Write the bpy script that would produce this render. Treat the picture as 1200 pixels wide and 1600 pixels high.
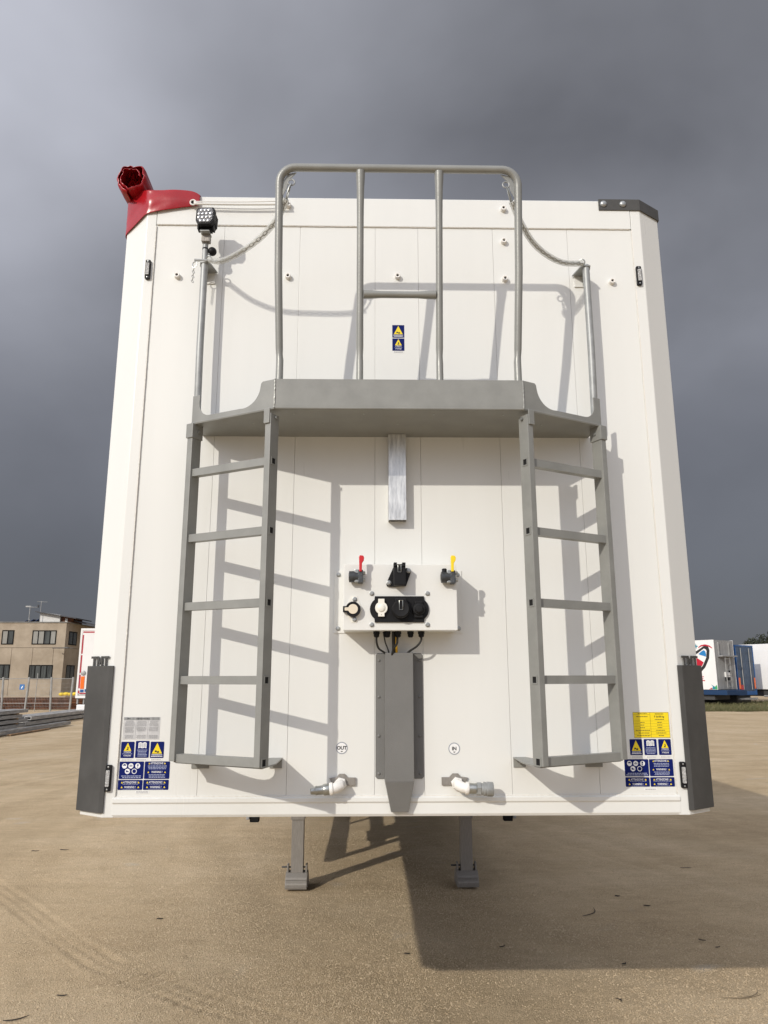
import bpy, bmesh, math, random
from mathutils import Vector, Matrix, noise

# ------------------------------------------------------------------ camera, sky, sun, exposure
for o in list(bpy.data.objects):
    bpy.data.objects.remove(o, do_unlink=True)
scene = bpy.context.scene
COL = scene.collection

cam_data = bpy.data.cameras.new('camera')
cam = bpy.data.objects.new('camera', cam_data)
COL.objects.link(cam)
cam_data.sensor_fit = 'VERTICAL'
cam_data.sensor_height = 36.0
cam_data.lens = 1163.1 / 1600 * 36.0
cam_data.clip_end = 3000
cam_data.clip_start = 0.05
yaw, pitch, roll = 0.019725, 0.217926, -0.001383
fw = Vector((math.sin(yaw) * math.cos(pitch), math.cos(yaw) * math.cos(pitch), math.sin(pitch)))
rt = Vector((math.cos(yaw), -math.sin(yaw), 0))
up = rt.cross(fw)
r2 = rt * math.cos(roll) + up * math.sin(roll)
u2 = -rt * math.sin(roll) + up * math.cos(roll)
mw = Matrix.Identity(4)
for i in range(3):
    mw[i][0], mw[i][1], mw[i][2] = r2[i], u2[i], -fw[i]
mw.translation = Vector((-0.1164, -3.1181, 1.7884))
cam.matrix_world = mw
scene.camera = cam

SUN_DIR = Vector((0.735, 1.0, -0.62)).normalized()
sun_elev = math.asin(-SUN_DIR.z)
sun_rot = math.atan2(-SUN_DIR.x, -SUN_DIR.y)

world = bpy.data.worlds.new('World')
scene.world = world
world.use_nodes = True
nt = world.node_tree
nt.nodes.clear()


def wn(t, **kw):
    n = nt.nodes.new(t)
    for k, v in kw.items():
        setattr(n, k, v)
    return n


def wmath(op, a, b=None, clamp=False):
    n = wn('ShaderNodeMath', operation=op, use_clamp=clamp)
    for i, s in enumerate((a, b)):
        if s is None:
            continue
        if isinstance(s, (int, float)):
            n.inputs[i].default_value = s
        else:
            nt.links.new(s, n.inputs[i])
    return n.outputs[0]


tc = wn('ShaderNodeTexCoord')
sky = wn('ShaderNodeTexSky', sky_type='NISHITA')
sky.sun_disc = False
sky.sun_elevation = sun_elev
sky.sun_rotation = sun_rot
sky.air_density = 1.0
sky.dust_density = 1.5
sep = wn('ShaderNodeSeparateXYZ')
nt.links.new(tc.outputs['Generated'], sep.inputs[0])
# project the direction on a cloud deck so the clouds flatten towards the horizon
zc = wmath('ADD', wmath('MAXIMUM', sep.outputs[2], 0.0), 0.60)
comb = wn('ShaderNodeCombineXYZ')
nt.links.new(wmath('DIVIDE', sep.outputs[0], zc), comb.inputs[0])
nt.links.new(wmath('DIVIDE', sep.outputs[1], zc), comb.inputs[1])
comb.inputs[2].default_value = 6.6
n1 = wn('ShaderNodeTexNoise')
n1.inputs['Scale'].default_value = 2.6
n1.inputs['Detail'].default_value = 5
n1.inputs['Roughness'].default_value = 0.45
n1.inputs['Distortion'].default_value = 0.15
nt.links.new(comb.outputs[0], n1.inputs['Vector'])
n2 = wn('ShaderNodeTexNoise')
n2.inputs['Scale'].default_value = 0.85
n2.inputs['Detail'].default_value = 2
off = wn('ShaderNodeVectorMath', operation='ADD')
nt.links.new(comb.outputs[0], off.inputs[0])
off.inputs[1].default_value = (-0.67, -2.28, -6.51)
nt.links.new(off.outputs[0], n2.inputs['Vector'])
# storm cloud colour by height above the horizon
ramp = wn('ShaderNodeValToRGB')
cr = ramp.color_ramp
cr.elements[0].position = 0.0
cr.elements[0].color = (0.126, 0.131, 0.148, 1)
cr.elements[1].position = 1.0
cr.elements[1].color = (0.345, 0.354, 0.396, 1)
for p, c in ((0.10, (0.144, 0.152, 0.176, 1)), (0.30, (0.228, 0.238, 0.276, 1)), (0.52, (0.338, 0.348, 0.394, 1))):
    e = cr.elements.new(p)
    e.color = c
nt.links.new(sep.outputs[2], ramp.inputs[0])
# light and dark patches of the deck, stronger higher up
pat = wmath('ADD', wmath('MULTIPLY', n1.outputs[0], 1.3), wmath('MULTIPLY', n2.outputs[0], 1.5))
pat = wmath('SUBTRACT', pat, 1.40)
amp = wmath('MULTIPLY', wmath('ADD', wmath('MAXIMUM', sep.outputs[2], 0.0), 0.05), 2.1, clamp=True)
pat = wmath('ADD', wmath('MULTIPLY', wmath('MULTIPLY', pat, amp), 1.05), 1.04)
# the deck is thin and bright on the sun's side of the sky
dotn = wn('ShaderNodeVectorMath', operation='DOT_PRODUCT')
nt.links.new(tc.outputs['Generated'], dotn.inputs[0])
dotn.inputs[1].default_value = (-SUN_DIR.x, -SUN_DIR.y, -SUN_DIR.z)
near = wmath('POWER', wmath('MULTIPLY', wmath('ADD', dotn.outputs['Value'], 0.35), 0.75, clamp=True), 1.5)
bright = wmath('ADD', wmath('MULTIPLY', near, 4.2), 1.0)
mulA = wn('ShaderNodeMix', data_type='RGBA', blend_type='MULTIPLY')
mulA.inputs[0].default_value = 1.0
nt.links.new(ramp.outputs[0], mulA.inputs[6])
gray = wn('ShaderNodeCombineColor')
g = wmath('MULTIPLY', wmath('MULTIPLY', pat, bright), 10.0)
for i in range(3):
    nt.links.new(g, gray.inputs[i])
nt.links.new(gray.outputs[0], mulA.inputs[7])
mixs = wn('ShaderNodeMix', data_type='RGBA')
mixs.inputs[0].default_value = 0.965
nt.links.new(sky.outputs[0], mixs.inputs[6])
nt.links.new(mulA.outputs[2], mixs.inputs[7])
bg = wn('ShaderNodeBackground')
bg.inputs['Strength'].default_value = 0.1
nt.links.new(mixs.outputs[2], bg.inputs['Color'])
wo = wn('ShaderNodeOutputWorld')
nt.links.new(bg.outputs[0], wo.inputs[0])

sd_ = bpy.data.lights.new('sun', 'SUN')
sd_.energy = 2.95
sd_.angle = math.radians(0.6)
sd_.color = (1.0, 0.94, 0.84)
sun = bpy.data.objects.new('sun', sd_)
COL.objects.link(sun)
sun.rotation_mode = 'QUATERNION'
sun.rotation_quaternion = SUN_DIR.to_track_quat('-Z', 'Y')
sun.location = (-8, -12, 9)

vs = scene.view_settings
vs.view_transform = 'Standard'
vs.look = 'None'
vs.exposure = -0.21
vs.gamma = 1.0
vs.use_curve_mapping = False

random.seed(7)
PI = math.pi

# ------------------------------------------------------------------ materials
MAT = {}


def mat(name, col, rough=0.5, metal=0.0, var=0.0, vscale=4.0, bump=0.0, bscale=60.0, stretch=(1, 1, 1),
        col2=None, coat=0.0, alpha=1.0, trans=0.0, rvar=0.0, emit=None, spec=None, detail=4, ramp=(0.35, 0.65)):
    m = bpy.data.materials.new(name)
    m.use_nodes = True
    t = m.node_tree
    b = t.nodes['Principled BSDF']
    b.inputs['Base Color'].default_value = (*col, 1)
    b.inputs['Roughness'].default_value = rough
    b.inputs['Metallic'].default_value = metal
    if coat:
        b.inputs['Coat Weight'].default_value = coat
        b.inputs['Coat Roughness'].default_value = 0.08
    if spec is not None:
        b.inputs['Specular IOR Level'].default_value = spec
    if alpha < 1:
        b.inputs['Alpha'].default_value = alpha
    if trans:
        b.inputs['Transmission Weight'].default_value = trans
    if emit:
        b.inputs['Emission Color'].default_value = (*col, 1)
        b.inputs['Emission Strength'].default_value = emit
    if var or col2 or bump or rvar:
        c = t.nodes.new('ShaderNodeTexCoord')
        mp = t.nodes.new('ShaderNodeMapping')
        mp.inputs['Scale'].default_value = stretch
        g_ = t.nodes.new('ShaderNodeNewGeometry')
        t.links.new(g_.outputs['Position'], mp.inputs[0])
    if var or col2 or rvar:
        n = t.nodes.new('ShaderNodeTexNoise')
        n.inputs['Scale'].default_value = vscale
        n.inputs['Detail'].default_value = detail
        n.inputs['Roughness'].default_value = 0.6
        t.links.new(mp.outputs[0], n.inputs['Vector'])
        r = t.nodes.new('ShaderNodeValToRGB')
        r.color_ramp.elements[0].position = ramp[0]
        r.color_ramp.elements[1].position = ramp[1]
        ca = col if col2 else tuple(x * (1 - var) for x in col)
        cb = col2 if col2 else tuple(min(1, x * (1 + var)) for x in col)
        r.color_ramp.elements[0].color = (*ca, 1)
        r.color_ramp.elements[1].color = (*cb, 1)
        t.links.new(n.outputs[0], r.inputs[0])
        if var or col2:
            t.links.new(r.outputs[0], b.inputs['Base Color'])
        if rvar:
            mr = t.nodes.new('ShaderNodeMapRange')
            mr.inputs['To Min'].default_value = max(0.02, rough - rvar)
            mr.inputs['To Max'].default_value = rough + rvar
            t.links.new(n.outputs[0], mr.inputs['Value'])
            t.links.new(mr.outputs[0], b.inputs['Roughness'])
    if bump:
        n2_ = t.nodes.new('ShaderNodeTexNoise')
        n2_.inputs['Scale'].default_value = bscale
        n2_.inputs['Detail'].default_value = 3
        t.links.new(mp.outputs[0], n2_.inputs['Vector'])
        bp = t.nodes.new('ShaderNodeBump')
        bp.inputs['Strength'].default_value = bump
        bp.inputs['Distance'].default_value = 0.01
        t.links.new(n2_.outputs[0], bp.inputs['Height'])
        t.links.new(bp.outputs[0], b.inputs['Normal'])
    MAT[name] = m
    return m


mat('white_paint', (0.742, 0.744, 0.712), 0.30, var=0.012, vscale=2.5, stretch=(2.2, 1, 0.22), bump=0.035, bscale=4.0, rvar=0.08)
mat('white_weld', (0.75, 0.72, 0.665), 0.4, bump=0.5, bscale=90)
mat('white_box', (0.738, 0.738, 0.704), 0.42, var=0.015, bump=0.06, bscale=300)
mat('core_white', (0.55, 0.54, 0.51), 0.6, var=0.05)
mat('grey_coat', (0.245, 0.247, 0.230), 0.42, var=0.08, vscale=9, bump=0.10, bscale=350, rvar=0.08)
mat('grey_plain', (0.165, 0.163, 0.155), 0.5, var=0.04, vscale=8, bump=0.15, bscale=350)
mat('bumper_grey', (0.070, 0.069, 0.066), 0.55, spec=0.3, var=0.14, vscale=6, bump=0.15, bscale=300)
mat('tube_grey', (0.265, 0.268, 0.250), 0.36, var=0.06, vscale=7, bump=0.08, bscale=200, rvar=0.1, metal=0.15)
mat('galv', (0.34, 0.35, 0.345), 0.5, metal=0.35, var=0.12, vscale=25, rvar=0.1)
mat('alu', (0.70, 0.70, 0.68), 0.36, metal=0.85, var=0.22, vscale=14, stretch=(5, 5, 0.8), rvar=0.12, bump=0.1, bscale=40)
mat('steel', (0.40, 0.41, 0.39), 0.30, metal=0.85, var=0.12, vscale=60)
mat('zinc_bolt', (0.40, 0.41, 0.40), 0.38, metal=0.7, var=0.1, vscale=80)
mat('dark_steel', (0.075, 0.08, 0.085), 0.42, metal=0.5, var=0.2, vscale=50, bump=0.2, bscale=200)
mat('black_plastic', (0.008, 0.008, 0.009), 0.5, spec=0.22, bump=0.1, bscale=300)
mat('black_soft', (0.010, 0.010, 0.011), 0.6, spec=0.25)
mat('black_hole', (0.004, 0.004, 0.004), 0.9)
mat('red_plastic', (0.55, 0.015, 0.02), 0.35)
mat('yellow_plastic', (0.85, 0.62, 0.01), 0.4)
mat('cap_white', (0.82, 0.80, 0.72), 0.4)
mat('cap_beige', (0.72, 0.64, 0.50), 0.4)
mat('fit_white', (0.82, 0.80, 0.76), 0.45, bump=0.2, bscale=120)
mat('tarp_red', (0.34, 0.008, 0.014), 0.26, var=0.10, vscale=9, bump=0.10, bscale=22, spec=0.45)
mat('lens_clear', (0.16, 0.16, 0.165), 0.15, var=0.5, vscale=140, bump=0.6, bscale=160)
mat('led_white', (0.42, 0.42, 0.42), 0.25, metal=0.6)
mat('lens_marker', (0.42, 0.42, 0.41), 0.25, var=0.4, vscale=160, bump=0.6, bscale=200)
mat('chain_grey', (0.17, 0.175, 0.17), 0.4, metal=0.5)
mat('sleeve', (0.66, 0.67, 0.63), 0.2, alpha=0.44, spec=0.8)
mat('cord', (0.75, 0.74, 0.70), 0.5)
mat('sticker_blue', (0.004, 0.012, 0.115), 0.5, spec=0.12)
mat('sticker_yellow', (0.86, 0.66, 0.012), 0.4)
mat('sticker_silver', (0.60, 0.60, 0.60), 0.38, var=0.12, vscale=30, metal=0.3)
mat('sticker_head', (0.36, 0.37, 0.37), 0.3, metal=0.5, var=0.25, vscale=25, stretch=(3, 1, 0.3))
mat('print_white', (0.82, 0.83, 0.85), 0.5)
mat('print_pale', (0.36, 0.40, 0.56), 0.5)
mat('print_black', (0.02, 0.02, 0.02), 0.5)
mat('print_grey', (0.22, 0.22, 0.23), 0.5)
mat('print_brown', (0.28, 0.20, 0.01), 0.5)
mat('decal_white', (0.82, 0.82, 0.81), 0.5)
mat('decal_ring', (0.30, 0.32, 0.36), 0.5)
mat('leg_metal', (0.27, 0.25, 0.225), 0.5, var=0.10, vscale=30, stretch=(4, 4, 0.6), metal=0.25, bump=0.2, bscale=80)
mat('chassis', (0.06, 0.06, 0.06), 0.6)
mat('rubber', (0.012, 0.012, 0.012), 0.8, spec=0.15, bump=0.08, bscale=80)
mat('cable_black', (0.012, 0.012, 0.012), 0.45)
mat('cable_yellow', (0.72, 0.42, 0.02), 0.45)
# background
mat('concrete_tan', (0.30, 0.245, 0.18), 0.9, col2=(0.40, 0.335, 0.255), vscale=0.9, bump=0.3, bscale=8, detail=6)
mat('concrete_dark', (0.20, 0.19, 0.17), 0.9, var=0.2, vscale=1.5)
mat('frame_black', (0.006, 0.006, 0.006), 0.6, spec=0.1)
mat('pane', (0.055, 0.06, 0.057), 0.12, var=0.5, vscale=1.4, stretch=(4, 4, 0.4), spec=0.4)
mat('curtain', (0.27, 0.265, 0.24), 0.8, var=0.15, vscale=6, stretch=(6, 6, 0.3))
mat('plaster_white', (0.68, 0.67, 0.64), 0.8, var=0.06)
mat('roof_dark', (0.05, 0.05, 0.055), 0.7, var=0.2)
mat('solar', (0.02, 0.04, 0.12), 0.15, spec=0.8)
mat('galv_far', (0.34, 0.34, 0.33), 0.5, metal=0.3, var=0.15, vscale=3)
mat('beam_grey', (0.36, 0.355, 0.34), 0.6, var=0.3, vscale=6, metal=0.15, stretch=(1, 0.4, 3), bump=0.2, bscale=20)
mat('rust', (0.075, 0.028, 0.014), 0.9, col2=(0.16, 0.065, 0.03), vscale=3.5, bump=0.4, bscale=14)
mat('wood', (0.30, 0.19, 0.10), 0.8, var=0.3, vscale=8)
mat('yellow_bag', (0.70, 0.50, 0.02), 0.6, var=0.2, bump=0.4, bscale=10)
mat('far_white', (0.80, 0.79, 0.77), 0.35, var=0.03, vscale=1.0)
mat('far_grey', (0.28, 0.28, 0.275), 0.5, var=0.08, vscale=1.5)
mat('far_red', (0.42, 0.012, 0.03), 0.4)
mat('far_blue', (0.008, 0.085, 0.27), 0.4, var=0.08)
mat('far_navy', (0.006, 0.035, 0.10), 0.5)
mat('far_blue_dark', (0.035, 0.07, 0.13), 0.5, var=0.15, vscale=2)
mat('far_orange', (0.85, 0.16, 0.01), 0.35)
mat('emb_blue', (0.02, 0.20, 0.48), 0.4)
mat('emb_red', (0.48, 0.01, 0.03), 0.4)
mat('emb_teal', (0.02, 0.22, 0.30), 0.4)
mat('emb_green', (0.06, 0.36, 0.13), 0.4)
mat('sign_blue', (0.03, 0.16, 0.42), 0.5)
mat('leaf', (0.030, 0.036, 0.020), 0.8, var=0.4, vscale=2)
mat('bark', (0.06, 0.045, 0.03), 0.9)
mat('grass', (0.065, 0.075, 0.028), 0.85, col2=(0.14, 0.125, 0.055), vscale=1.2)
mat('twig', (0.035, 0.028, 0.022), 0.8)
mat('twig_pale', (0.22, 0.17, 0.11), 0.8)


def ground_material():
    m = bpy.data.materials.new('sandy_gravel')
    m.use_nodes = True
    t = m.node_tree
    b = t.nodes['Principled BSDF']
    b.inputs['Roughness'].default_value = 0.95
    b.inputs['Specular IOR Level'].default_value = 0.15
    geo = t.nodes.new('ShaderNodeNewGeometry')

    def noise_(scale, detail=5, rough=0.6, stretch=None, rot=0, dist=0.0):
        n = t.nodes.new('ShaderNodeTexNoise')
        n.inputs['Scale'].default_value = scale
        n.inputs['Detail'].default_value = detail
        n.inputs['Roughness'].default_value = rough
        n.inputs['Distortion'].default_value = dist
        mp = t.nodes.new('ShaderNodeMapping')
        if stretch:
            mp.inputs['Scale'].default_value = stretch
        mp.inputs['Rotation'].default_value = (0, 0, rot)
        t.links.new(geo.outputs['Position'], mp.inputs[0])
        t.links.new(mp.outputs[0], n.inputs['Vector'])
        return n.outputs[0]

    def ramp_(src, stops):
        r = t.nodes.new('ShaderNodeValToRGB')
        while len(r.color_ramp.elements) < len(stops):
            r.color_ramp.elements.new(0.5)
        for e, (p, c) in zip(r.color_ramp.elements, stops):
            e.position = p
            e.color = (*c, 1)
        t.links.new(src, r.inputs[0])
        return r.outputs[0]

    def mix_(a, b_, f, mode='MIX'):
        x = t.nodes.new('ShaderNodeMix')
        x.data_type = 'RGBA'
        x.blend_type = mode
        if isinstance(f, float):
            x.inputs[0].default_value = f
        else:
            t.links.new(f, x.inputs[0])
        t.links.new(a, x.inputs[6])
        t.links.new(b_, x.inputs[7])
        return x.outputs[2]
    base = ramp_(noise_(0.55, 5, 0.6), [(0.28, (0.455, 0.345, 0.213)), (0.50, (0.525, 0.408, 0.260)), (0.72, (0.60, 0.482, 0.325))])
    # long pale scrape and drag marks left by wheels
    st = ramp_(noise_(1.3, 4, 0.55, (0.45, 1.9, 1), 0.75, 0.6), [(0.38, (0.88, 0.87, 0.86)), (0.64, (1.10, 1.10, 1.11))])
    base = mix_(base, st, 0.45, 'MULTIPLY')
    # wheel sweeps: faint pale and dark arcs where lorries have turned
    vsub = t.nodes.new('ShaderNodeVectorMath')
    vsub.operation = 'DISTANCE'
    t.links.new(geo.outputs['Position'], vsub.inputs[0])
    vsub.inputs[1].default_value = (9.0, 8.0, 0.0)
    wob = t.nodes.new('ShaderNodeMath')
    wob.operation = 'MULTIPLY_ADD'
    t.links.new(noise_(0.7, 2), wob.inputs[0])
    wob.inputs[1].default_value = 0.9
    t.links.new(vsub.outputs['Value'], wob.inputs[2])
    rn = t.nodes.new('ShaderNodeTexNoise')
    rn.noise_dimensions = '1D'
    rn.inputs['Scale'].default_value = 2.3
    rn.inputs['Detail'].default_value = 4
    t.links.new(wob.outputs[0], rn.inputs['W'])
    arcs = ramp_(rn.outputs[0], [(0.34, (0.89, 0.885, 0.88)), (0.64, (1.09, 1.09, 1.10))])
    base = mix_(base, arcs, noise_(0.9, 3), 'MULTIPLY')
    st2 = ramp_(noise_(9.0, 5, 0.65, (0.5, 1.5, 1), -0.9, 0.3), [(0.35, (0.90, 0.90, 0.90)), (0.65, (1.07, 1.07, 1.07))])
    base = mix_(base, st2, 0.8, 'MULTIPLY')
    grain = ramp_(noise_(120.0, 4, 0.7), [(0.30, (0.52, 0.49, 0.45)), (0.5, (1.0, 1.0, 1.0)), (0.72, (1.36, 1.35, 1.32))])
    base = mix_(base, grain, 0.9, 'MULTIPLY')
    # pale dusty spots where grey powder was spilt
    sp = ramp_(noise_(1.1, 3, 0.5, (1, 1, 1), 1.0, 0.8), [(0.66, (0, 0, 0)), (0.78, (0.55, 0.55, 0.55))])
    rgb = t.nodes.new('ShaderNodeRGB')
    rgb.outputs[0].default_value = (0.52, 0.48, 0.41, 1)
    base = mix_(base, rgb.outputs[0], sp)
    t.links.new(base, b.inputs['Base Color'])
    vor = t.nodes.new('ShaderNodeTexVoronoi')
    vor.inputs['Scale'].default_value = 120
    t.links.new(geo.outputs['Position'], vor.inputs['Vector'])
    add = t.nodes.new('ShaderNodeMath')
    add.operation = 'MULTIPLY_ADD'
    t.links.new(noise_(80.0, 6, 0.75), add.inputs[0])
    add.inputs[1].default_value = 1.6
    sub = t.nodes.new('ShaderNodeMath')
    sub.operation = 'MULTIPLY'
    sub.inputs[1].default_value = -0.5
    t.links.new(vor.outputs['Distance'], sub.inputs[0])
    t.links.new(sub.outputs[0], add.inputs[2])
    bp = t.nodes.new('ShaderNodeBump')
    bp.inputs['Strength'].default_value = 0.65
    bp.inputs['Distance'].default_value = 0.011
    t.links.new(add.outputs[0], bp.inputs['Height'])
    t.links.new(bp.outputs[0], b.inputs['Normal'])
    MAT['ground'] = m
    g2 = mat('stone', (0.38, 0.285, 0.175), 0.9, col2=(0.55, 0.44, 0.295), vscale=33, detail=2)
    return m


ground_material()

# ------------------------------------------------------------------ mesh helpers
ABS = {}


class MB:
    """collects shapes for ONE mesh object"""

    def __init__(self):
        self.bm = bmesh.new()
        self.mats = []

    def mi(self, m):
        if m not in self.mats:
            self.mats.append(m)
        return self.mats.index(m)

    def _fin(self, faces, m, bev=0.0, seg=2, M=None, sm=False):
        bm = self.bm
        k = self.mi(m)
        vs_ = list({v for f in faces for v in f.verts})
        if M is not None:
            bmesh.ops.transform(bm, matrix=M, verts=vs_)
        for f in faces:
            f.material_index = k
            f.smooth = sm
        bmesh.ops.recalc_face_normals(bm, faces=faces)
        if bev > 0:
            es = list({e for f in faces for e in f.edges})
            es = [e for e in es if len(e.link_faces) == 2 and e.calc_face_angle(0) > 0.5]
            r = bmesh.ops.bevel(bm, geom=es, offset=bev, segments=seg, profile=0.6, affect='EDGES', clamp_overlap=True)
            for f in r['faces']:
                f.material_index = k
                f.smooth = False
        return self

    def box(self, x0, x1, y0, y1, z0, z1, m, bev=0.0, M=None, seg=2):
        v = [self.bm.verts.new(p) for p in ((x0, y0, z0), (x1, y0, z0), (x1, y1, z0), (x0, y1, z0),
                                            (x0, y0, z1), (x1, y0, z1), (x1, y1, z1), (x0, y1, z1))]
        fs = [self.bm.faces.new([v[i] for i in q]) for q in
              ((0, 3, 2, 1), (4, 5, 6, 7), (0, 1, 5, 4), (1, 2, 6, 5), (2, 3, 7, 6), (3, 0, 4, 7))]
        return self._fin(fs, m, bev, seg, M)

    def prism(self, poly, axis, a, b, m, bev=0.0, M=None, seg=2):
        def P(p, h):
            if axis == 'z':
                return (p[0], p[1], h)
            if axis == 'y':
                return (p[0], h, p[1])
            return (h, p[0], p[1])
        n = len(poly)
        va = [self.bm.verts.new(P(p, a)) for p in poly]
        vb = [self.bm.verts.new(P(p, b)) for p in poly]
        fs = [self.bm.faces.new(va), self.bm.faces.new(vb[::-1])]
        for i in range(n):
            j = (i + 1) % n
            fs.append(self.bm.faces.new((va[i], vb[i], vb[j], va[j])))
        return self._fin(fs, m, bev, seg, M)

    def ring(self, outer, inner, axis, a, b, m, M=None):
        """a hollow profile: outer and inner outlines of the same point count"""
        def P(p, h):
            if axis == 'z':
                return (p[0], p[1], h)
            if axis == 'y':
                return (p[0], h, p[1])
            return (h, p[0], p[1])
        n = len(outer)
        oa = [self.bm.verts.new(P(p, a)) for p in outer]
        ob = [self.bm.verts.new(P(p, b)) for p in outer]
        ia = [self.bm.verts.new(P(p, a)) for p in inner]
        ib = [self.bm.verts.new(P(p, b)) for p in inner]
        fs = []
        for i in range(n):
            j = (i + 1) % n
            fs.append(self.bm.faces.new((oa[i], oa[j], ob[j], ob[i])))
            fs.append(self.bm.faces.new((ia[j], ia[i], ib[i], ib[j])))
            fs.append(self.bm.faces.new((oa[j], oa[i], ia[i], ia[j])))
            fs.append(self.bm.faces.new((ob[i], ob[j], ib[j], ib[i])))
        return self._fin(fs, m, 0, 2, M)

    def tube(self, pts, r, m, n=12, closed=False, flat=None):
        pts = [Vector(p) for p in pts]
        N = len(pts)
        rs = r if isinstance(r, (list, tuple)) else [r] * N
        rings = []
        prev = None
        for i, p in enumerate(pts):
            if closed:
                d = (pts[(i + 1) % N] - pts[i - 1])
            elif i == 0:
                d = pts[1] - p
            elif i == N - 1:
                d = p - pts[i - 1]
            else:
                d = (pts[i + 1] - p).normalized() + (p - pts[i - 1]).normalized()
            d.normalize()
            if prev is None:
                a = d.orthogonal().normalized()
            else:
                a = (prev - d * prev.dot(d))
                a = a.normalized() if a.length > 1e-6 else d.orthogonal().normalized()
            prev = a
            b = d.cross(a)
            rings.append([self.bm.verts.new(p + (a * math.cos(2 * PI * k / n) + b * math.sin(2 * PI * k / n)) * rs[i])
                          for k in range(n)])
        fs = []
        last = N if closed else N - 1
        for i in range(last):
            A, B = rings[i], rings[(i + 1) % N]
            for k in range(n):
                l = (k + 1) % n
                fs.append(self.bm.faces.new((A[k], A[l], B[l], B[k])))
        if not closed:
            fs.append(self.bm.faces.new(rings[0][::-1]))
            fs.append(self.bm.faces.new(rings[-1]))
        return self._fin(fs, m, sm=True)

    def lathe(self, prof, org, axis, m, n=20):
        ax = Vector(axis).normalized()
        a = ax.orthogonal().normalized()
        b = ax.cross(a)
        org = Vector(org)
        rings = []
        for r, h in prof:
            if r < 1e-6:
                rings.append([self.bm.verts.new(org + ax * h)])
            else:
                rings.append([self.bm.verts.new(org + ax * h + (a * math.cos(2 * PI * k / n) + b * math.sin(2 * PI * k / n)) * r)
                              for k in range(n)])
        fs = []
        for A, B in zip(rings, rings[1:]):
            for k in range(n):
                l = (k + 1) % n
                if len(A) == 1 and len(B) == 1:
                    continue
                if len(A) == 1:
                    fs.append(self.bm.faces.new((A[0], B[l], B[k])))
                elif len(B) == 1:
                    fs.append(self.bm.faces.new((A[k], A[l], B[0])))
                else:
                    fs.append(self.bm.faces.new((A[k], A[l], B[l], B[k])))
        if len(rings[0]) > 1:
            fs.append(self.bm.faces.new(rings[0][::-1]))
        if len(rings[-1]) > 1:
            fs.append(self.bm.faces.new(rings[-1]))
        return self._fin(fs, m, sm=n > 7)

    def ball(self, c, r, m, n=10, sc=(1, 1, 1)):
        res = bmesh.ops.create_uvsphere(self.bm, u_segments=n + 4, v_segments=n, radius=r,
                                        matrix=Matrix.Translation(c) @ Matrix.Diagonal((*sc, 1)))
        fs = list({f for v in res['verts'] for f in v.link_faces})
        k = self.mi(m)
        for f in fs:
            f.material_index = k
            f.smooth = True
        return self

    def torus(self, c, R, r, normal, m, n=20, k=8, sc=None):
        nn = Vector(normal).normalized()
        a = nn.orthogonal().normalized()
        b = nn.cross(a)
        sa, sb = sc or (1, 1)
        pts = [Vector(c) + a * math.cos(2 * PI * i / n) * R * sa + b * math.sin(2 * PI * i / n) * R * sb for i in range(n)]
        return self.tube(pts, r, m, n=k, closed=True)

    def poly(self, pts, m):
        f = self.bm.faces.new([self.bm.verts.new(p) for p in pts])
        f.material_index = self.mi(m)
        return self

    def grid(self, rows, m):
        vv = [[self.bm.verts.new(p) for p in r] for r in rows]
        fs = []
        for A, B in zip(vv, vv[1:]):
            for i in range(len(A) - 1):
                fs.append(self.bm.faces.new((A[i], A[i + 1], B[i + 1], B[i])))
        k = self.mi(m)
        for f in fs:
            f.material_index = k
            f.smooth = True
        return self

    def text(self, s, m, M, size=1.0, extrude=0.0, bold=0.0, xs=1.0, center=True):
        """letters in the local xy plane of matrix M, cap height = size"""
        cu = bpy.data.curves.new('lettering', 'FONT')
        cu.body = s
        cu.size = size / 0.70
        cu.extrude = extrude
        cu.offset = bold * size
        cu.resolution_u = 3
        if center:
            cu.align_x = 'CENTER'
        tmp = bpy.data.objects.new('lettering', cu)
        me = bpy.data.meshes.new_from_object(tmp)
        k = self.mi(m)
        S = M @ Matrix.Diagonal((xs, 1, 1, 1))
        vv = [self.bm.verts.new(S @ v.co) for v in me.vertices]
        for p in me.polygons:
            try:
                f = self.bm.faces.new([vv[i] for i in p.vertices])
                f.material_index = k
            except ValueError:
                pass
        bpy.data.objects.remove(tmp)
        bpy.data.curves.remove(cu)
        bpy.data.meshes.remove(me)
        return self

    def build(self, name, parent=None, smooth=35, origin=None, label=None):
        bm = self.bm
        c = 0
        lo = Vector((1e9,) * 3)
        hi = -lo
        for v in bm.verts:
            for i in range(3):
                lo[i] = min(lo[i], v.co[i])
                hi[i] = max(hi[i], v.co[i])
        o0 = Vector(origin) if origin is not None else Vector(((lo.x + hi.x) / 2, (lo.y + hi.y) / 2, (lo.z + hi.z) / 2))
        for v in bm.verts:
            v.co -= o0
        if smooth:
            lim = math.radians(smooth)
            for e in bm.edges:
                e.smooth = not (len(e.link_faces) == 2 and e.calc_face_angle(0) > lim)
        me = bpy.data.meshes.new(name)
        bm.to_mesh(me)
        bm.free()
        for m in self.mats:
            me.materials.append(MAT[m])
        o = bpy.data.objects.new(name, me)
        COL.objects.link(o)
        po = ABS.get(parent.name, Vector((0, 0, 0))) if parent else Vector((0, 0, 0))
        o.parent = parent
        o.location = o0 - po
        ABS[o.name] = o0.copy()
        if label:
            o['label'] = label
        return o


def empty(name, loc, label, cat, group=None, rz=0.0):
    o = bpy.data.objects.new(name, None)
    COL.objects.link(o)
    o.location = loc
    o.rotation_euler.z = rz
    o.empty_display_size = 0.2
    # children of a rotated root are modelled in the root's own frame
    ABS[o.name] = Vector(loc) if rz == 0.0 else Vector((0, 0, 0))
    return tag(o, label, cat, group)


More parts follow.
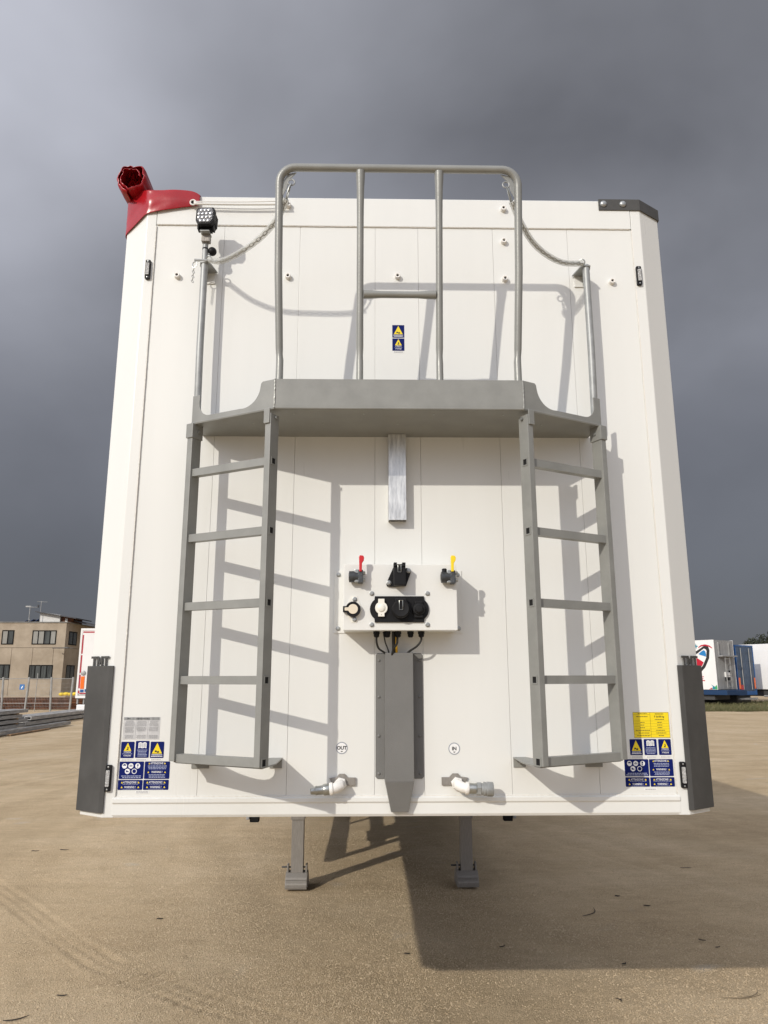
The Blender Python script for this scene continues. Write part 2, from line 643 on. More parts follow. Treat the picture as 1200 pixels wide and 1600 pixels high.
def tag(o, label, cat, group=None):
    o['label'] = label
    o['category'] = cat
    if group:
        o['group'] = group
    return o


def struct(o):
    o['kind'] = 'structure'
    return o


def inst(src, name, loc, parent, rot=None):
    """another piece sharing src's mesh, at absolute place loc"""
    o = src.copy()
    o.name = name
    COL.objects.link(o)
    o.parent = parent
    po = ABS.get(parent.name, Vector((0, 0, 0))) if parent else Vector((0, 0, 0))
    o.location = Vector(loc) - po
    if rot is not None:
        o.rotation_euler = rot
    ABS[o.name] = Vector(loc)
    return o


def arc(cx, cy, r, a0, a1, n):
    return [(cx + r * math.cos(math.radians(a0 + (a1 - a0) * i / n)), cy + r * math.sin(math.radians(a0 + (a1 - a0) * i / n)))
            for i in range(n + 1)]


def rrect(x0, y0, x1, y1, r, n=3):
    return (arc(x1 - r, y1 - r, r, 0, 90, n) + arc(x0 + r, y1 - r, r, 90, 180, n) +
            arc(x0 + r, y0 + r, r, 180, 270, n) + arc(x1 - r, y0 + r, r, 270, 360, n))


# face frame: letters / decals on the front wall (local x -> world x, local y -> world z, normal -> -y)
def face(x, y, z):
    return Matrix.Translation((x, y, z)) @ Matrix.Rotation(PI / 2, 4, 'X')


# ------------------------------------------------------------------ ground
def track_depth(x, y):
    """two worn tyre grooves with a patch of cross tread"""
    pts = TRACK
    best = 1e9
    side = 0
    along = 0
    acc = 0
    for (ax, ay), (bx, by) in zip(pts, pts[1:]):
        dx, dy = bx - ax, by - ay
        L2 = dx * dx + dy * dy
        t = max(0, min(1, ((x - ax) * dx + (y - ay) * dy) / L2))
        px, py = ax + t * dx, ay + t * dy
        d = math.hypot(x - px, y - py)
        if d < best:
            best = d
            side = (dx * (y - ay) - dy * (x - ax)) / math.sqrt(L2)
            along = acc + t * math.sqrt(L2)
        acc += math.sqrt(L2)
    if best > 0.30:
        return 0.0
    s = side
    h = 0.0
    for c in (-0.08, 0.0, 0.08):
        h -= 0.006 * math.exp(-((s - c) / 0.020) ** 2)
    h += 0.0045 * math.exp(-((abs(s) - 0.135) / 0.022) ** 2)
    wob = noise.noise((x * 2.3, y * 2.3, 5.0))
    h *= max(0.3, min(1.0, 0.8 + 1.2 * wob))
    if 4.6 < along < 5.3 and abs(s) < 0.14:
        h -= 0.007 * max(0, math.sin(along * 2 * PI / 0.085)) ** 2
    return h


TRACK = [(-4.6, 5.4), (-3.3, 3.92), (-2.96, 3.54), (-2.26, 2.69), (-1.79, 2.17), (-1.12, 1.66), (-0.5, 1.28), (0.4, 0.8)]
TRACK2 = [(-0.4, 4.6), (-0.75, 3.2), (-1.0, 2.2), (-1.25, 1.2)]


def axis_steps(lo, hi, flo, fhi, fine, grow=1.35):
    a = []
    x = flo
    while x <= fhi:
        a.append(x)
        x += fine
    s = fine
    x = a[-1]
    while x < hi:
        s *= grow
        x += s
        a.append(min(x, hi))
    s = fine
    x = a[0]
    while x > lo:
        s *= grow
        x -= s
        a.insert(0, max(x, lo))
    return a


def ground_h(x, y):
    d = math.hypot(x, y - 3)
    fade = max(0.0, min(1.0, (13 - d) / 5))
    h = 0.0
    if fade > 0:
        h += fade * 0.010 * noise.noise((x * 0.9, y * 0.9, 1.0))
        h += fade * 0.004 * noise.noise((x * 4.0, y * 4.0, 2.0))
        h += fade * 0.0022 * noise.noise((x * 13.0, y * 13.0, 3.0))
    if -5 < x < 1 and 0.5 < y < 6:
        h += track_depth(x, y)
    return h - 0.006


def make_ground():
    xs = axis_steps(-600, 600, -3.6, 3.6, 0.016)
    ys = axis_steps(-60, 900, 0.9, 6.4, 0.016)
    verts = [(x, y, ground_h(x, y)) for y in ys for x in xs]
    nx = len(xs)
    faces = [(j * nx + i, j * nx + i + 1, (j + 1) * nx + i + 1, (j + 1) * nx + i)
             for j in range(len(ys) - 1) for i in range(nx - 1)]
    me = bpy.data.meshes.new('ground')
    me.from_pydata(verts, [], faces)
    me.materials.append(MAT['ground'])
    for p in me.polygons:
        p.use_smooth = True
    o = bpy.data.objects.new('ground', me)
    COL.objects.link(o)
    struct(o)
    return o


make_ground()


def make_gravel():
    rnd = random.Random(11)
    verts, faces = [], []
    n = 0
    while n < 130000:
        d = 4.0 + 5.5 * rnd.random() ** 1.5          # distance from the standpoint
        a = (rnd.random() - 0.5) * 1.12
        x, y = -0.1 + d * math.sin(a), -3.1 + d * math.cos(a)
        if y < 0.3:
            continue
        k = noise.noise((x * 0.8, y * 0.8, 9.0))
        if rnd.random() > 0.6 + 0.9 * k:
            continue
        r = 0.0028 + 0.0040 * rnd.random() ** 3
        z = ground_h(x, y)
        b = len(verts)
        q = rnd.random() * PI
        sx, sy, sz = r * (0.7 + 0.7 * rnd.random()), r * (0.7 + 0.7 * rnd.random()), r * (0.5 + 0.5 * rnd.random())
        c, s = math.cos(q), math.sin(q)
        for (u, v, w) in ((1, 0, 0), (0, 1, 0), (-1, 0, 0), (0, -1, 0), (0.2, 0.1, 1)):
            verts.append((x + (u * sx) * c - (v * sy) * s, y + (u * sx) * s + (v * sy) * c, z + w * sz))
        faces += [(b, b + 1, b + 4), (b + 1, b + 2, b + 4), (b + 2, b + 3, b + 4), (b + 3, b, b + 4)]
        n += 1
    me = bpy.data.meshes.new('gravel')
    me.from_pydata(verts, [], faces)
    me.materials.append(MAT['stone'])
    o = bpy.data.objects.new('gravel', me)
    COL.objects.link(o)
    o['kind'] = 'stuff'
    tag(o, 'fine sandy gravel strewn over the yard', 'gravel')


make_gravel()

# ------------------------------------------------------------------ the semi trailer
W, CD, ZB, ZT, OW = 1.159, 0.080, 1.252, 4.0, 1.275
T = empty('semi_trailer', (0, 0, 0), 'large white box semi-trailer seen from its front end, with grey ladders and platform', 'trailer')

# front wall planks
edges = [-1.114, -0.796, -0.444, -0.094, 0.106, 0.456, 0.808, 1.114]
core = MB().box(-1.165, 1.165, 0.022, 0.10, 1.26, 3.98, 'core_white').build('front_wall_core', T)
for a, b in zip(edges, edges[1:]):
    MB().box(a + 0.0005, b - 0.0005, 0.006, 0.0218, 1.326, 3.852, 'white_paint', 0.0007).build('front_panel', T)
# rails and corner posts
MB().prism([(-0.001, 3.850), (-0.001, 3.994), (0.005, 4.0), (0.10, 4.0), (0.10, 3.99), (0.0215, 3.98), (0.0215, 3.850)],
           'x', -1.112, 1.112, 'white_paint', 0.001).build('top_rail', T)
MB().prism([(0.004, 1.330), (-0.006, 1.322), (-0.006, 1.308), (-0.001, 1.302), (-0.002, 1.262), (0.004, ZB), (0.10, ZB), (0.10, 1.262), (0.0215, 1.27), (0.0215, 1.33)],
           'x', -1.122, 1.122, 'white_paint', 0.001).build('bottom_rail', T)
for s in (-1, 1):
    MB().prism([(s * 1.1145, 0.0), (s * W, 0.0), (s * OW, CD), (s * OW, 0.26), (s * 1.166, 0.26), (s * 1.166, 0.0215), (s * 1.1145, 0.0215)],
               'z', ZB, ZT - 0.003, 'white_paint', 0.003).build('corner_post', T)
    # weld bead between planks and corner post
    pts, rs = [], []
    z = 1.33
    rnd = random.Random(3 + s)
    while z < 3.85:
        pts.append((s * 1.1138 + rnd.uniform(-.0002, .0002), 0.0010, z))
        rs.append(0.0022 + rnd.uniform(-.0004, .0005))
        z += 0.008
    MB().tube(pts, rs, 'white_weld', 6).build('weld_bead', T)
rnd = random.Random(21)
for z, y in ((3.8495, 0.003), (1.3285, 0.003)):
    pts, rs = [], []
    x = -1.11
    while x < 1.11:
        pts.append((x, y, z + rnd.uniform(-.0002, .0002)))
        rs.append(0.0026 + rnd.uniform(-.0004, .0005))
        x += 0.009
    MB().tube(pts, rs, 'white_weld', 6).build('weld_bead', T)
# the box behind, its roof, chassis and running gear
for s in (-1, 1):
    MB().box(min(s * 1.225, s * OW), max(s * 1.225, s * OW), 0.262, 13.6, ZB, 3.97, 'white_paint', 0.004).build('side_wall', T)
MB().box(-1.222, 1.222, 13.5, 13.6, ZB + 0.01, 3.95, 'white_paint', 0.004).build('rear_door', T)
MB().box(-1.222, 1.222, 0.27, 13.49, ZB + 0.012, ZB + 0.13, 'chassis').build('floor', T)
MB().prism([(-1.24, 3.975), (-0.6, 4.03), (0, 4.045), (0.6, 4.03), (1.24, 3.975)], 'y', 0.11, 13.55, 'tarp_red').build('roof_tarpaulin', T)
for s in (-1, 1):
    MB().box(s * 0.48 - 0.07, s * 0.48 + 0.07, 3.0, 13.2, 0.86, ZB + 0.01, 'chassis', 0.005).build('chassis_rail', T)
MB().box(-0.5, 0.5, 0.6, 1.6, 1.22, ZB + 0.011, 'chassis', 0.004).build('kingpin_plate', T)
tyre = None
for yy in (9.2, 10.5, 11.8):
    MB().tube([(-1.0, yy, 0.52), (1.0, yy, 0.52)], 0.06, 'chassis', 10).build('axle', T)
    for s in (-1, 1):
        c = (s * 1.03, yy, 0.515)
        if tyre is None:
            tyre = MB().lathe([(0.28, -0.16), (0.44, -0.18), (0.50, -0.15), (0.518, -0.1), (0.518, 0.1), (0.50, 0.15), (0.44, 0.18), (0.28, 0.16)],
                              c, (1, 0, 0), 'rubber', 28).build('wheel', T, origin=c)
        else:
            inst(tyre, 'wheel', c, T)

# side guards hanging below the floor behind the legs; their shadow falls beside the landing leg
for s in (-1, 1):
    def gb(a, b, *r):
        return MB().box(min(s * a, s * b), max(s * a, s * b), *r)
    sg = gb(1.105, 1.185, 4.02, 4.10, 0.515, ZB + 0.01, 'rubber', 0.006).build('side_guard', T)
    gb(1.186, 1.215, 4.0, 8.6, 0.54, 0.70, 'galv_far', 0.006).build('guard_rail', sg)
    gb(1.186, 1.215, 4.0, 8.6, 0.93, 1.06, 'galv_far', 0.006).build('guard_rail', sg)
    for yy in (5.7, 7.3):
        gb(1.145, 1.185, yy, yy + 0.06, 0.52, ZB + 0.01, 'galv_far', 0.004).build('guard_post', sg)
    gb(0.92, 1.08, 4.55, 5.1, 0.78, 1.02, 'chassis', 0.01).build('valve_box', sg)
    MB().tube([(s * 1.1, 4.5, 1.06), (s * 0.9, 4.75, 1.1), (s * 1.0, 5.2, 1.0), (s * 0.8, 5.6, 1.05)], 0.02, 'chassis', 8).build('air_hose', sg)


# landing legs
def landing_leg(x, y):
    L = MB().box(x - 0.061, x + 0.061, y - 0.061, y + 0.061, 0.56, ZB + 0.012, 'leg_metal', 0.006).build('landing_leg', T)
    MB().ring([(x - .052, y - .052), (x + .052, y - .052), (x + .052, y + .052), (x - .052, y + .052)],
              [(x - .046, y - .046), (x + .046, y - .046), (x + .046, y + .046), (x - .046, y + .046)],
              'z', 0.13, 1.0, 'leg_metal').build('inner_column', L)
    prof = [(y - 0.12, 0.012), (y + 0.12, 0.012), (y + 0.125, 0.05), (y + 0.09, 0.10), (y + 0.05, 0.13), (y - 0.05, 0.13), (y - 0.09, 0.10), (y - 0.125, 0.05)]
    MB().prism(prof, 'x', x - 0.094, x + 0.094, 'leg_metal', 0.004).build('foot_plate', L)
    f = MB()
    for k in range(5):
        z = 0.030 + k * 0.014
        f.tube([(x - 0.09, y - 0.125 + 0.02 * k / 5, z), (x + 0.09, y - 0.125 + 0.02 * k / 5, z)], 0.0035, 'leg_metal', 6)
    f.build('foot_rib', L)
    for s in (-1, 1):
        MB().prism([(y - 0.04, 0.10), (y + 0.04, 0.10), (y + 0.04, 0.19), (y - 0.04, 0.19)], 'x', x + s * 0.080 - 0.007, x + s * 0.080 + 0.007, 'leg_metal', 0.003).build('foot_lug', L)
    MB().tube([(x - 0.135, y, 0.165), (x + 0.090, y, 0.165)], 0.007, 'dark_steel', 8).build('foot_pin', L)
    return L


LL = landing_leg(-0.74, 3.93)
LR = landing_leg(0.745, 3.96)
# crank, brace and hangers just under the front edge
MB().tube([(-0.98, 3.86, 1.205), (-0.80, 3.86, 1.205)], 0.022, 'dark_steel', 10).tube([(-0.95, 3.86, 1.205), (-0.95, 3.84, 1.15), (-0.86, 3.83, 1.15)], 0.014, 'galv', 8).build('crank_handle', T)
MB().box(-0.70, -0.45, 3.85, 3.93, 1.165, 1.255, 'dark_steel', 0.006).build('leg_brace', T)
MB().prism([(0.865, 1.10), (0.90, 1.10), (0.905, 1.13), (0.93, 1.14), (0.93, 1.26), (0.91, 1.26), (0.91, 1.155), (0.865, 1.135)], 'y', 3.86, 3.90, 'dark_steel', 0.003).build('rope_hook', T)

# bosses
bs = [(-1.002, 3.586), (-0.495, 3.588), (-0.502, 3.953), (0.009, 3.593), (0.510, 3.945), (0.507, 3.779), (0.506, 3.585), (1.003, 3.576)]
boss = None
for x, z in bs:
    y0 = 0.0065 if z < 3.85 else -0.0005
    if boss is None:
        boss = (MB().lathe([(0.0150, 0.0), (0.0138, -0.004), (0.0132, -0.018), (0.0120, -0.020), (0.0068, -0.020), (0.0062, -0.012), (0, -0.012)],
                           (x, y0, z), (0, 1, 0), 'fit_white', 14).lathe([(0.0062, -0.0123), (0, -0.0126)], (x, y0, z), (0, 1, 0), 'black_hole', 10)
                .build('screw_boss', T, origin=(x, y0, z)))
    else:
        inst(boss, 'screw_boss', (x, y0, z), T)


# side marker lamps
def marker(x, z, h, y=-0.0003):
    m = MB().prism(rrect(x - 0.0115, z - h / 2, x + 0.0115, z + h / 2, 0.005), 'y', y, y - 0.012, 'black_plastic', 0.0015).build('marker_lamp', T)
    MB().prism(rrect(x - 0.0072, z - h * 0.31, x + 0.0072, z + h * 0.31, 0.003), 'y', y - 0.0122, y - 0.019, 'lens_marker', 0.002).build('lens', m)
    for s in (-1, 1):
        MB().lathe([(0.0035, 0), (0.0035, 0.002), (0, 0.003)], (x, y - 0.0125, z + s * h * 0.42), (0, -1, 0), 'zinc_bolt', 8).build('screw', m)


marker(-1.1355, 3.612, 0.095)
marker(1.1295, 3.603, 0.095)
marker(-1.1435, 1.400, 0.100)
marker(1.1410, 1.404, 0.100)

# dark corner bumpers with the cut-out letters on top
nrm = Vector((CD, -(OW - W), 0)).normalized()     # outward normal of the right hand chamfer
for s in (-1, 1):
    cb = MB().prism([(s * 1.1545, -0.0005), (s * 1.1545, -0.0075), (s * 1.1745, -0.0075), (s * 1.289, 0.0715), (s * 1.289, 0.13), (s * 1.2755, 0.13), (s * 1.2755, 0.0802), (s * W, -0.0005)],
                    'z', 1.270, 1.834, 'bumper_grey', 0.0018).build('corner_bumper', T)
    d = Vector((0.1145, 0.079, 0)).normalized()
    if s > 0:
        org, ax = Vector((1.1745, -0.0075, 1.832)), d
    else:
        org, ax = Vector((-1.289, 0.0715, 1.832)), Vector((d.x, -d.y, 0))
    nn = Vector((ax.y, -ax.x, 0))
    M = Matrix.Identity(4)
    for i in range(3):
        M[i][0], M[i][1], M[i][2] = ax[i], (0, 0, 1)[i], nn[i]
    M.translation = org + ax * 0.069 - nn * 0.0075
    lt = MB()
    hh, th = 0.041, 0.0016
    for x0, glyph in ((-0.056, 'T'), (-0.0175, 'M'), (0.0215, 'T')):
        if glyph == 'T':
            gp = [(-0.001, hh), (-0.001, hh - .009), (0.0125, hh - .009), (0.0125, 0), (0.0225, 0), (0.0225, hh - .009), (0.036, hh - .009), (0.036, hh)]
        else:
            gp = [(0, 0), (0, hh), (0.0095, hh), (0.0175, 0.019), (0.0255, hh), (0.035, hh), (0.035, 0), (0.0265, 0), (0.0265, 0.024), (0.0195, 0.006), (0.0155, 0.006), (0.0085, 0.024), (0.0085, 0)]
        lt.prism([(x0 + p, q) for p, q in gp], 'z', -th, th, 'bumper_grey', 0, M)
    lt.build('cut_out_lettering', cb)
# top right corner cap
MB().prism([(0.965, -0.0015), (0.965, -0.0065), (1.1605, -0.0065), (1.283, 0.077), (1.283, 0.14), (1.2755, 0.14), (1.2755, 0.080), (1.1595, -0.0015)],
           'z', 3.946, 4.004, 'bumper_grey', 0.0015).build('corner_cap', T)
capbolt = None
for x in (0.988, 1.080):
    c = (x, -0.0067, 3.977)
    if capbolt is None:
        capbolt = MB().lathe([(0.0165, 0), (0.0165, 0.002), (0.0145, 0.006), (0.010, 0.0095), (0, 0.011)], c, (0, -1, 0), 'zinc_bolt', 18).build('round_head_bolt', T, origin=c)
    else:
        inst(capbolt, 'round_head_bolt', c, T)

# ------------------------------------------------------------------ stickers on the front wall
SY = 0.0056          # just proud of the planks


def sticker(name, x0, z0, x1, z1, base, elems, rad=0.003, y=SY):
    b = MB()
    b.prism(rrect(x0, z0, x1, z1, rad), 'y', y, y - 0.0005, base)
    w, h = x1 - x0, z1 - z0
    for e in elems:
        k = e[0]
        yy = y - 0.0007
        if k == 'tri':
            _, cx, cz, sw, sh, m = e
            b.prism([(x0 + (cx - sw / 2) * w, z0 + cz * h), (x0 + (cx + sw / 2) * w, z0 + cz * h), (x0 + cx * w, z0 + cz * h + sh * h)], 'y', yy + 0.0001, yy, m)
        elif k == 'bar':
            _, a, c, a2, c2, m = e
            b.poly([(x0 + a * w, yy - 0.0002, z0 + c * h), (x0 + a2 * w, yy - 0.0002, z0 + c * h), (x0 + a2 * w, yy - 0.0002, z0 + c2 * h), (x0 + a * w, yy - 0.0002, z0 + c2 * h)], m)
        elif k == 'lines':        # illegible small print: broken dashes
            _, a, c, a2, c2, n, m, seed = e
            rr = random.Random(seed)
            for i in range(n):
                zz = c2 - (c2 - c) * (i + 0.5) / n
                t = (c2 - c) / n * 0.24
                ind = rr.uniform(0, 0.12) * (a2 - a)
                p = a + ind
                end = a2 - ind * rr.uniform(0.3, 1)
                while p < end:
                    l = rr.uniform(0.05, 0.16) * max(0.35, (a2 - a))
                    q = min(end, p + l)
                    b.poly([(x0 + p * w, yy - 0.0002, z0 + (zz - t) * h), (x0 + q * w, yy - 0.0002, z0 + (zz - t) * h),
                            (x0 + q * w, yy - 0.0002, z0 + (zz + t) * h), (x0 + p * w, yy - 0.0002, z0 + (zz + t) * h)], m)
                    p = q + 0.022 * max(0.4, (a2 - a))
        elif k == 'disc':
            _, cx, cz, r, m, lift = e
            pts = [(x0 + cx * w + r * math.cos(i * PI / 10), yy - lift, z0 + cz * h + r * math.sin(i * PI / 10)) for i in range(20)]
            b.poly(pts, m)
        elif k == 'shape':
            _, pts, m, lift = e
            b.poly([(x0 + p * w, yy - lift, z0 + q * h) for p, q in pts], m)
        elif k == 'text':
            _, s, cx, cz, size, m, xs, bold = e
            b.text(s, m, face(x0 + cx * w, yy - 0.0003, z0 + cz * h), size=size * h, xs=xs, bold=bold)
    return b.build(name, T, smooth=0)


HAND = [(.34, .32), (.46, .36), (.50, .30), (.62, .29), (.66, .36), (.60, .42), (.52, .38), (.44, .45), (.34, .44)]
FIG = [(.44, .42), (.50, .46), (.60, .43), (.55, .50), (.58, .58), (.52, .66), (.47, .62), (.50, .53), (.42, .50)]


def el_hand(seed):
    return [('tri', .5, .27, .74, .66, 'sticker_yellow'), ('shape', [(p, q + .02) for p, q in HAND], 'print_black', .0003),
            ('lines', .08, .05, .92, .24, 2, 'print_white', seed)]


def el_fig(seed):
    return [('tri', .5, .44, .56, .50, 'sticker_yellow'), ('shape', [(p, q + .05) for p, q in FIG], 'print_black', .0003),
            ('text', 'ATTENZIONE', .5, .33, .085, 'print_white', .62, .02), ('lines', .10, .23, .90, .29, 1, 'print_pale', seed),
            ('text', 'ATTENZIONE', .5, .11, .085, 'print_white', .62, .02)]


def el_book(seed):
    pg = [(.20, .56), (.34, .60), (.49, .56), (.49, .88), (.34, .93), (.20, .88)]
    return [('shape', pg, 'print_white', .0002), ('shape', [(1 - p, q) for p, q in pg[::-1]], 'print_white', .0002),
            ('lines', .24, .62, .46, .86, 4, 'print_grey', seed), ('lines', .55, .62, .78, .86, 4, 'print_grey', seed + 1),
            ('lines', .10, .06, .90, .50, 5, 'print_pale', seed + 2)]


def el_ppe(seed):
    e = []
    r = 0.0100
    for i, (cx, cz) in enumerate(((.21, .75), (.47, .75), (.75, .75), (.34, .44), (.62, .44))):
        e.append(('disc', cx, cz, r, 'print_white', .0001))
        w, h = .085, .125

        def sh(pts, m='sticker_blue', l=.0003):
            e.append(('shape', [(cx + p * w, cz + q * h) for p, q in pts], m, l))
        if i == 0:
            sh([(-.75, .1), (.75, .1), (.7, .45), (.3, .8), (-.3, .8), (-.7, .45)])
        elif i == 1:
            sh([(-.4, -.4), (.4, -.4), (.45, .3), (.2, .6), (-.2, .6), (-.45, .3)], 'decal_ring')
            sh([(-.75, -.2), (-.5, -.2), (-.5, .2), (-.75, .2)])
            sh([(.5, -.2), (.75, -.2), (.75, .2), (.5, .2)])
        elif i == 2:
            sh([(-.35, .0), (.35, .0), (.45, .55), (.1, .8), (-.3, .6)])
            sh([(-.35, -.7), (.35, -.7), (.35, -.35), (-.35, -.35)])
        elif i == 3:
            sh([(-.7, -.4), (.75, -.4), (.7, -.05), (.1, .1), (-.1, .45), (-.6, .45)])
        else:
            e.append(('disc', cx, cz, r * .74, 'sticker_blue', .0003))
    e.append(('lines', .05, .03, .95, .22, 2, 'print_pale', seed))
    return e


def el_warn(seed, tall):
    if tall:
        return [('tri', .18, .84, .07, .10, 'sticker_yellow'), ('tri', .80, .84, .07, .10, 'sticker_yellow'),
                ('text', 'ATTENZIONE !', .5, .84, .12, 'print_white', .72, .015), ('lines', .12, .54, .88, .78, 3, 'print_pale', seed),
                ('tri', .16, .34, .07, .10, 'sticker_yellow'), ('tri', .82, .34, .07, .10, 'sticker_yellow'),
                ('text', 'WARNING !', .5, .34, .12, 'print_white', .72, .015), ('lines', .14, .05, .86, .28, 3, 'print_pale', seed + 1)]
    return [('tri', .16, .66, .08, .19, 'sticker_yellow'), ('tri', .84, .66, .08, .19, 'sticker_yellow'),
            ('text', 'ATTENZIONE !', .5, .66, .21, 'print_white', .74, .015), ('lines', .12, .53, .88, .61, 1, 'print_pale', seed),
            ('tri', .16, .19, .08, .19, 'sticker_yellow'), ('tri', .84, .19, .08, .19, 'sticker_yellow'),
            ('text', 'WARNING !', .5, .18, .21, 'print_white', .74, .015), ('lines', .18, .04, .82, .11, 1, 'print_pale', seed + 1)]


# mid pair above the platform
sticker('warning_sticker', -0.016, 3.2905, 0.0385, 3.352, 'sticker_blue', el_hand(1), .001)
sticker('warning_sticker', -0.016, 3.2265, 0.0385, 3.2865, 'sticker_blue', el_fig(2), .001)
sticker('warning_sticker', -0.014, 3.217, 0.037, 3.2235, 'decal_white', [('lines', .03, .1, .97, .9, 1, 'print_grey', 5)], .001)
# lower left block
plate = [('bar', .01, .86, .99, .985, 'sticker_head'), ('text', 'TMT', .14, .895, .062, 'print_black', 1.0, .03), ('lines', .32, .88, .72, .95, 1, 'print_black', 9)]
for i in range(3):
    a = .02 + i * .33
    plate += [('lines', a + .02, .58, a + .29, .84, 7, 'print_grey', 20 + i), ('lines', a + .02, .30 if i == 0 else .36, a + .29, .56, 6, 'print_grey', 30 + i),
              ('lines', a + .02, .04, a + .29, .20, 4, 'print_grey', 40 + i)]
    if i:
        plate.append(('bar', a - .006, .02, a - .001, .85, 'print_grey'))
sticker('data_plate', -1.103, 1.545, -0.957, 1.632, 'sticker_silver', plate, .001)
z1a, z1b = 1.474, 1.5365
sticker('warning_sticker', -1.1055, z1a, -1.053, z1b, 'sticker_blue', el_fig(51))
sticker('warning_sticker', -1.0480, z1a + .001, -0.994, z1b + .003, 'sticker_blue', el_book(61))
sticker('warning_sticker', -0.9890, z1a, -0.935, z1b, 'sticker_blue', el_hand(71))
sticker('warning_sticker', -1.1065, 1.395, -1.0105, 1.461, 'sticker_blue', el_ppe(81))
sticker('warning_sticker', -1.0070, 1.395, -0.9075, 1.461, 'sticker_blue', el_warn(91, True))
sticker('warning_sticker', -1.1075, 1.354, -1.0115, 1.3915, 'sticker_blue', el_warn(95, False))
sticker('warning_sticker', -1.0085, 1.354, -0.9085, 1.3915, 'sticker_blue', el_warn(98, False))
for a in (-1.103, -1.046, -0.987):
    sticker('print_line', a, 1.4645, a + .046, 1.4705, 'decal_white', [('lines', .02, .15, .98, .85, 1, 'print_grey', int(a * -1000))], .001)
sticker('print_line', -1.037, 1.341, -0.984, 1.350, 'decal_white', [('lines', .02, .5, .98, .95, 1, 'print_grey', 7), ('lines', .02, .05, .98, .45, 1, 'print_grey', 8)], .001)
# lower right block
yel = [('bar', 0, 0, 1, .012, 'print_brown'), ('bar', 0, .985, 1, 1, 'print_brown'), ('bar', 0, 0, .008, 1, 'print_brown'), ('bar', .992, 0, 1, 1, 'print_brown'),
       ('bar', .474, .01, .482, .99, 'print_brown'), ('text', 'P 36.000 kg', .73, .79, .075, 'print_black', .8, .02), ('bar', .01, .905, .47, .912, 'print_brown'),
       ('lines', .60, .90, .86, .96, 1, 'print_black', 101), ('lines', .60, .69, .86, .74, 1, 'print_black', 102), ('lines', .10, .93, .42, .97, 1, 'print_black', 103),
       ('lines', .05, .80, .45, .85, 1, 'print_black', 104)]
for i, (a, b, c, d) in enumerate(((.18, .32, .66, .80), (.18, .31, .66, .80), (.17, .32, .66, .80), (.05, .45, .62, .86), (.12, .43, .58, .92), (.03, .47, .66, .84))):
    zc_ = .60 - i * .104
    yel += [('bar', .01, zc_ + .052, .99, zc_ + .058, 'print_brown'), ('lines', a, zc_ - .025, b, zc_ + .025, 1, 'print_black', 110 + i), ('lines', c, zc_ - .025, d, zc_ + .025, 1, 'print_black', 120 + i)]
sticker('data_plate', 0.959, 1.546, 1.106, 1.646, 'sticker_yellow', yel, .0006)
z1a, z1b = 1.479, 1.5405
sticker('warning_sticker', 0.938, z1a, 0.989, z1b, 'sticker_blue', el_hand(151))
sticker('warning_sticker', 0.996, z1a, 1.048, z1b, 'sticker_blue', el_book(161))
sticker('warning_sticker', 1.055, z1a, 1.106, z1b, 'sticker_blue', el_fig(171))
sticker('warning_sticker', 0.911, 1.398, 1.0085, 1.463, 'sticker_blue', el_ppe(181))
sticker('warning_sticker', 1.0115, 1.398, 1.108, 1.463, 'sticker_blue', el_warn(191, True))
sticker('warning_sticker', 0.911, 1.358, 1.008, 1.394, 'sticker_blue', el_warn(195, False))
sticker('warning_sticker', 1.0115, 1.358, 1.109, 1.394, 'sticker_blue', el_warn(198, False))
for a in (0.941, 0.999, 1.058):
    sticker('print_line', a, 1.4685, a + .046, 1.4745, 'decal_white', [('lines', .02, .15, .98, .85, 1, 'print_grey', int(a * 1000))], .001)
sticker('print_line', 0.984, 1.3445, 1.036, 1.3525, 'decal_white', [('lines', .02, .2, .98, .8, 1, 'print_grey', 17)], .001)


def round_sticker(x, z, s):
    b = MB()
    b.prism(arc(x, z, 0.0235, 0, 350, 35), 'y', SY, SY - 0.0005, 'decal_ring')
    b.prism(arc(x, z, 0.0198, 0, 350, 35), 'y', SY - 0.0006, SY - 0.0010, 'decal_white')
    b.text(s, 'print_black', face(x, SY - 0.0014, z - 0.0058), size=0.0130, bold=0.055)
    b.prism([(x - 0.006, z - 0.0115), (x + 0.006, z - 0.0115), (x, z - 0.0160)], 'y', SY - 0.0011, SY - 0.0013, 'print_black')
    b.build('round_sticker', T, smooth=0)


round_sticker(-0.2255, 1.510, 'OUT')
round_sticker(0.2265, 1.506, 'IN')

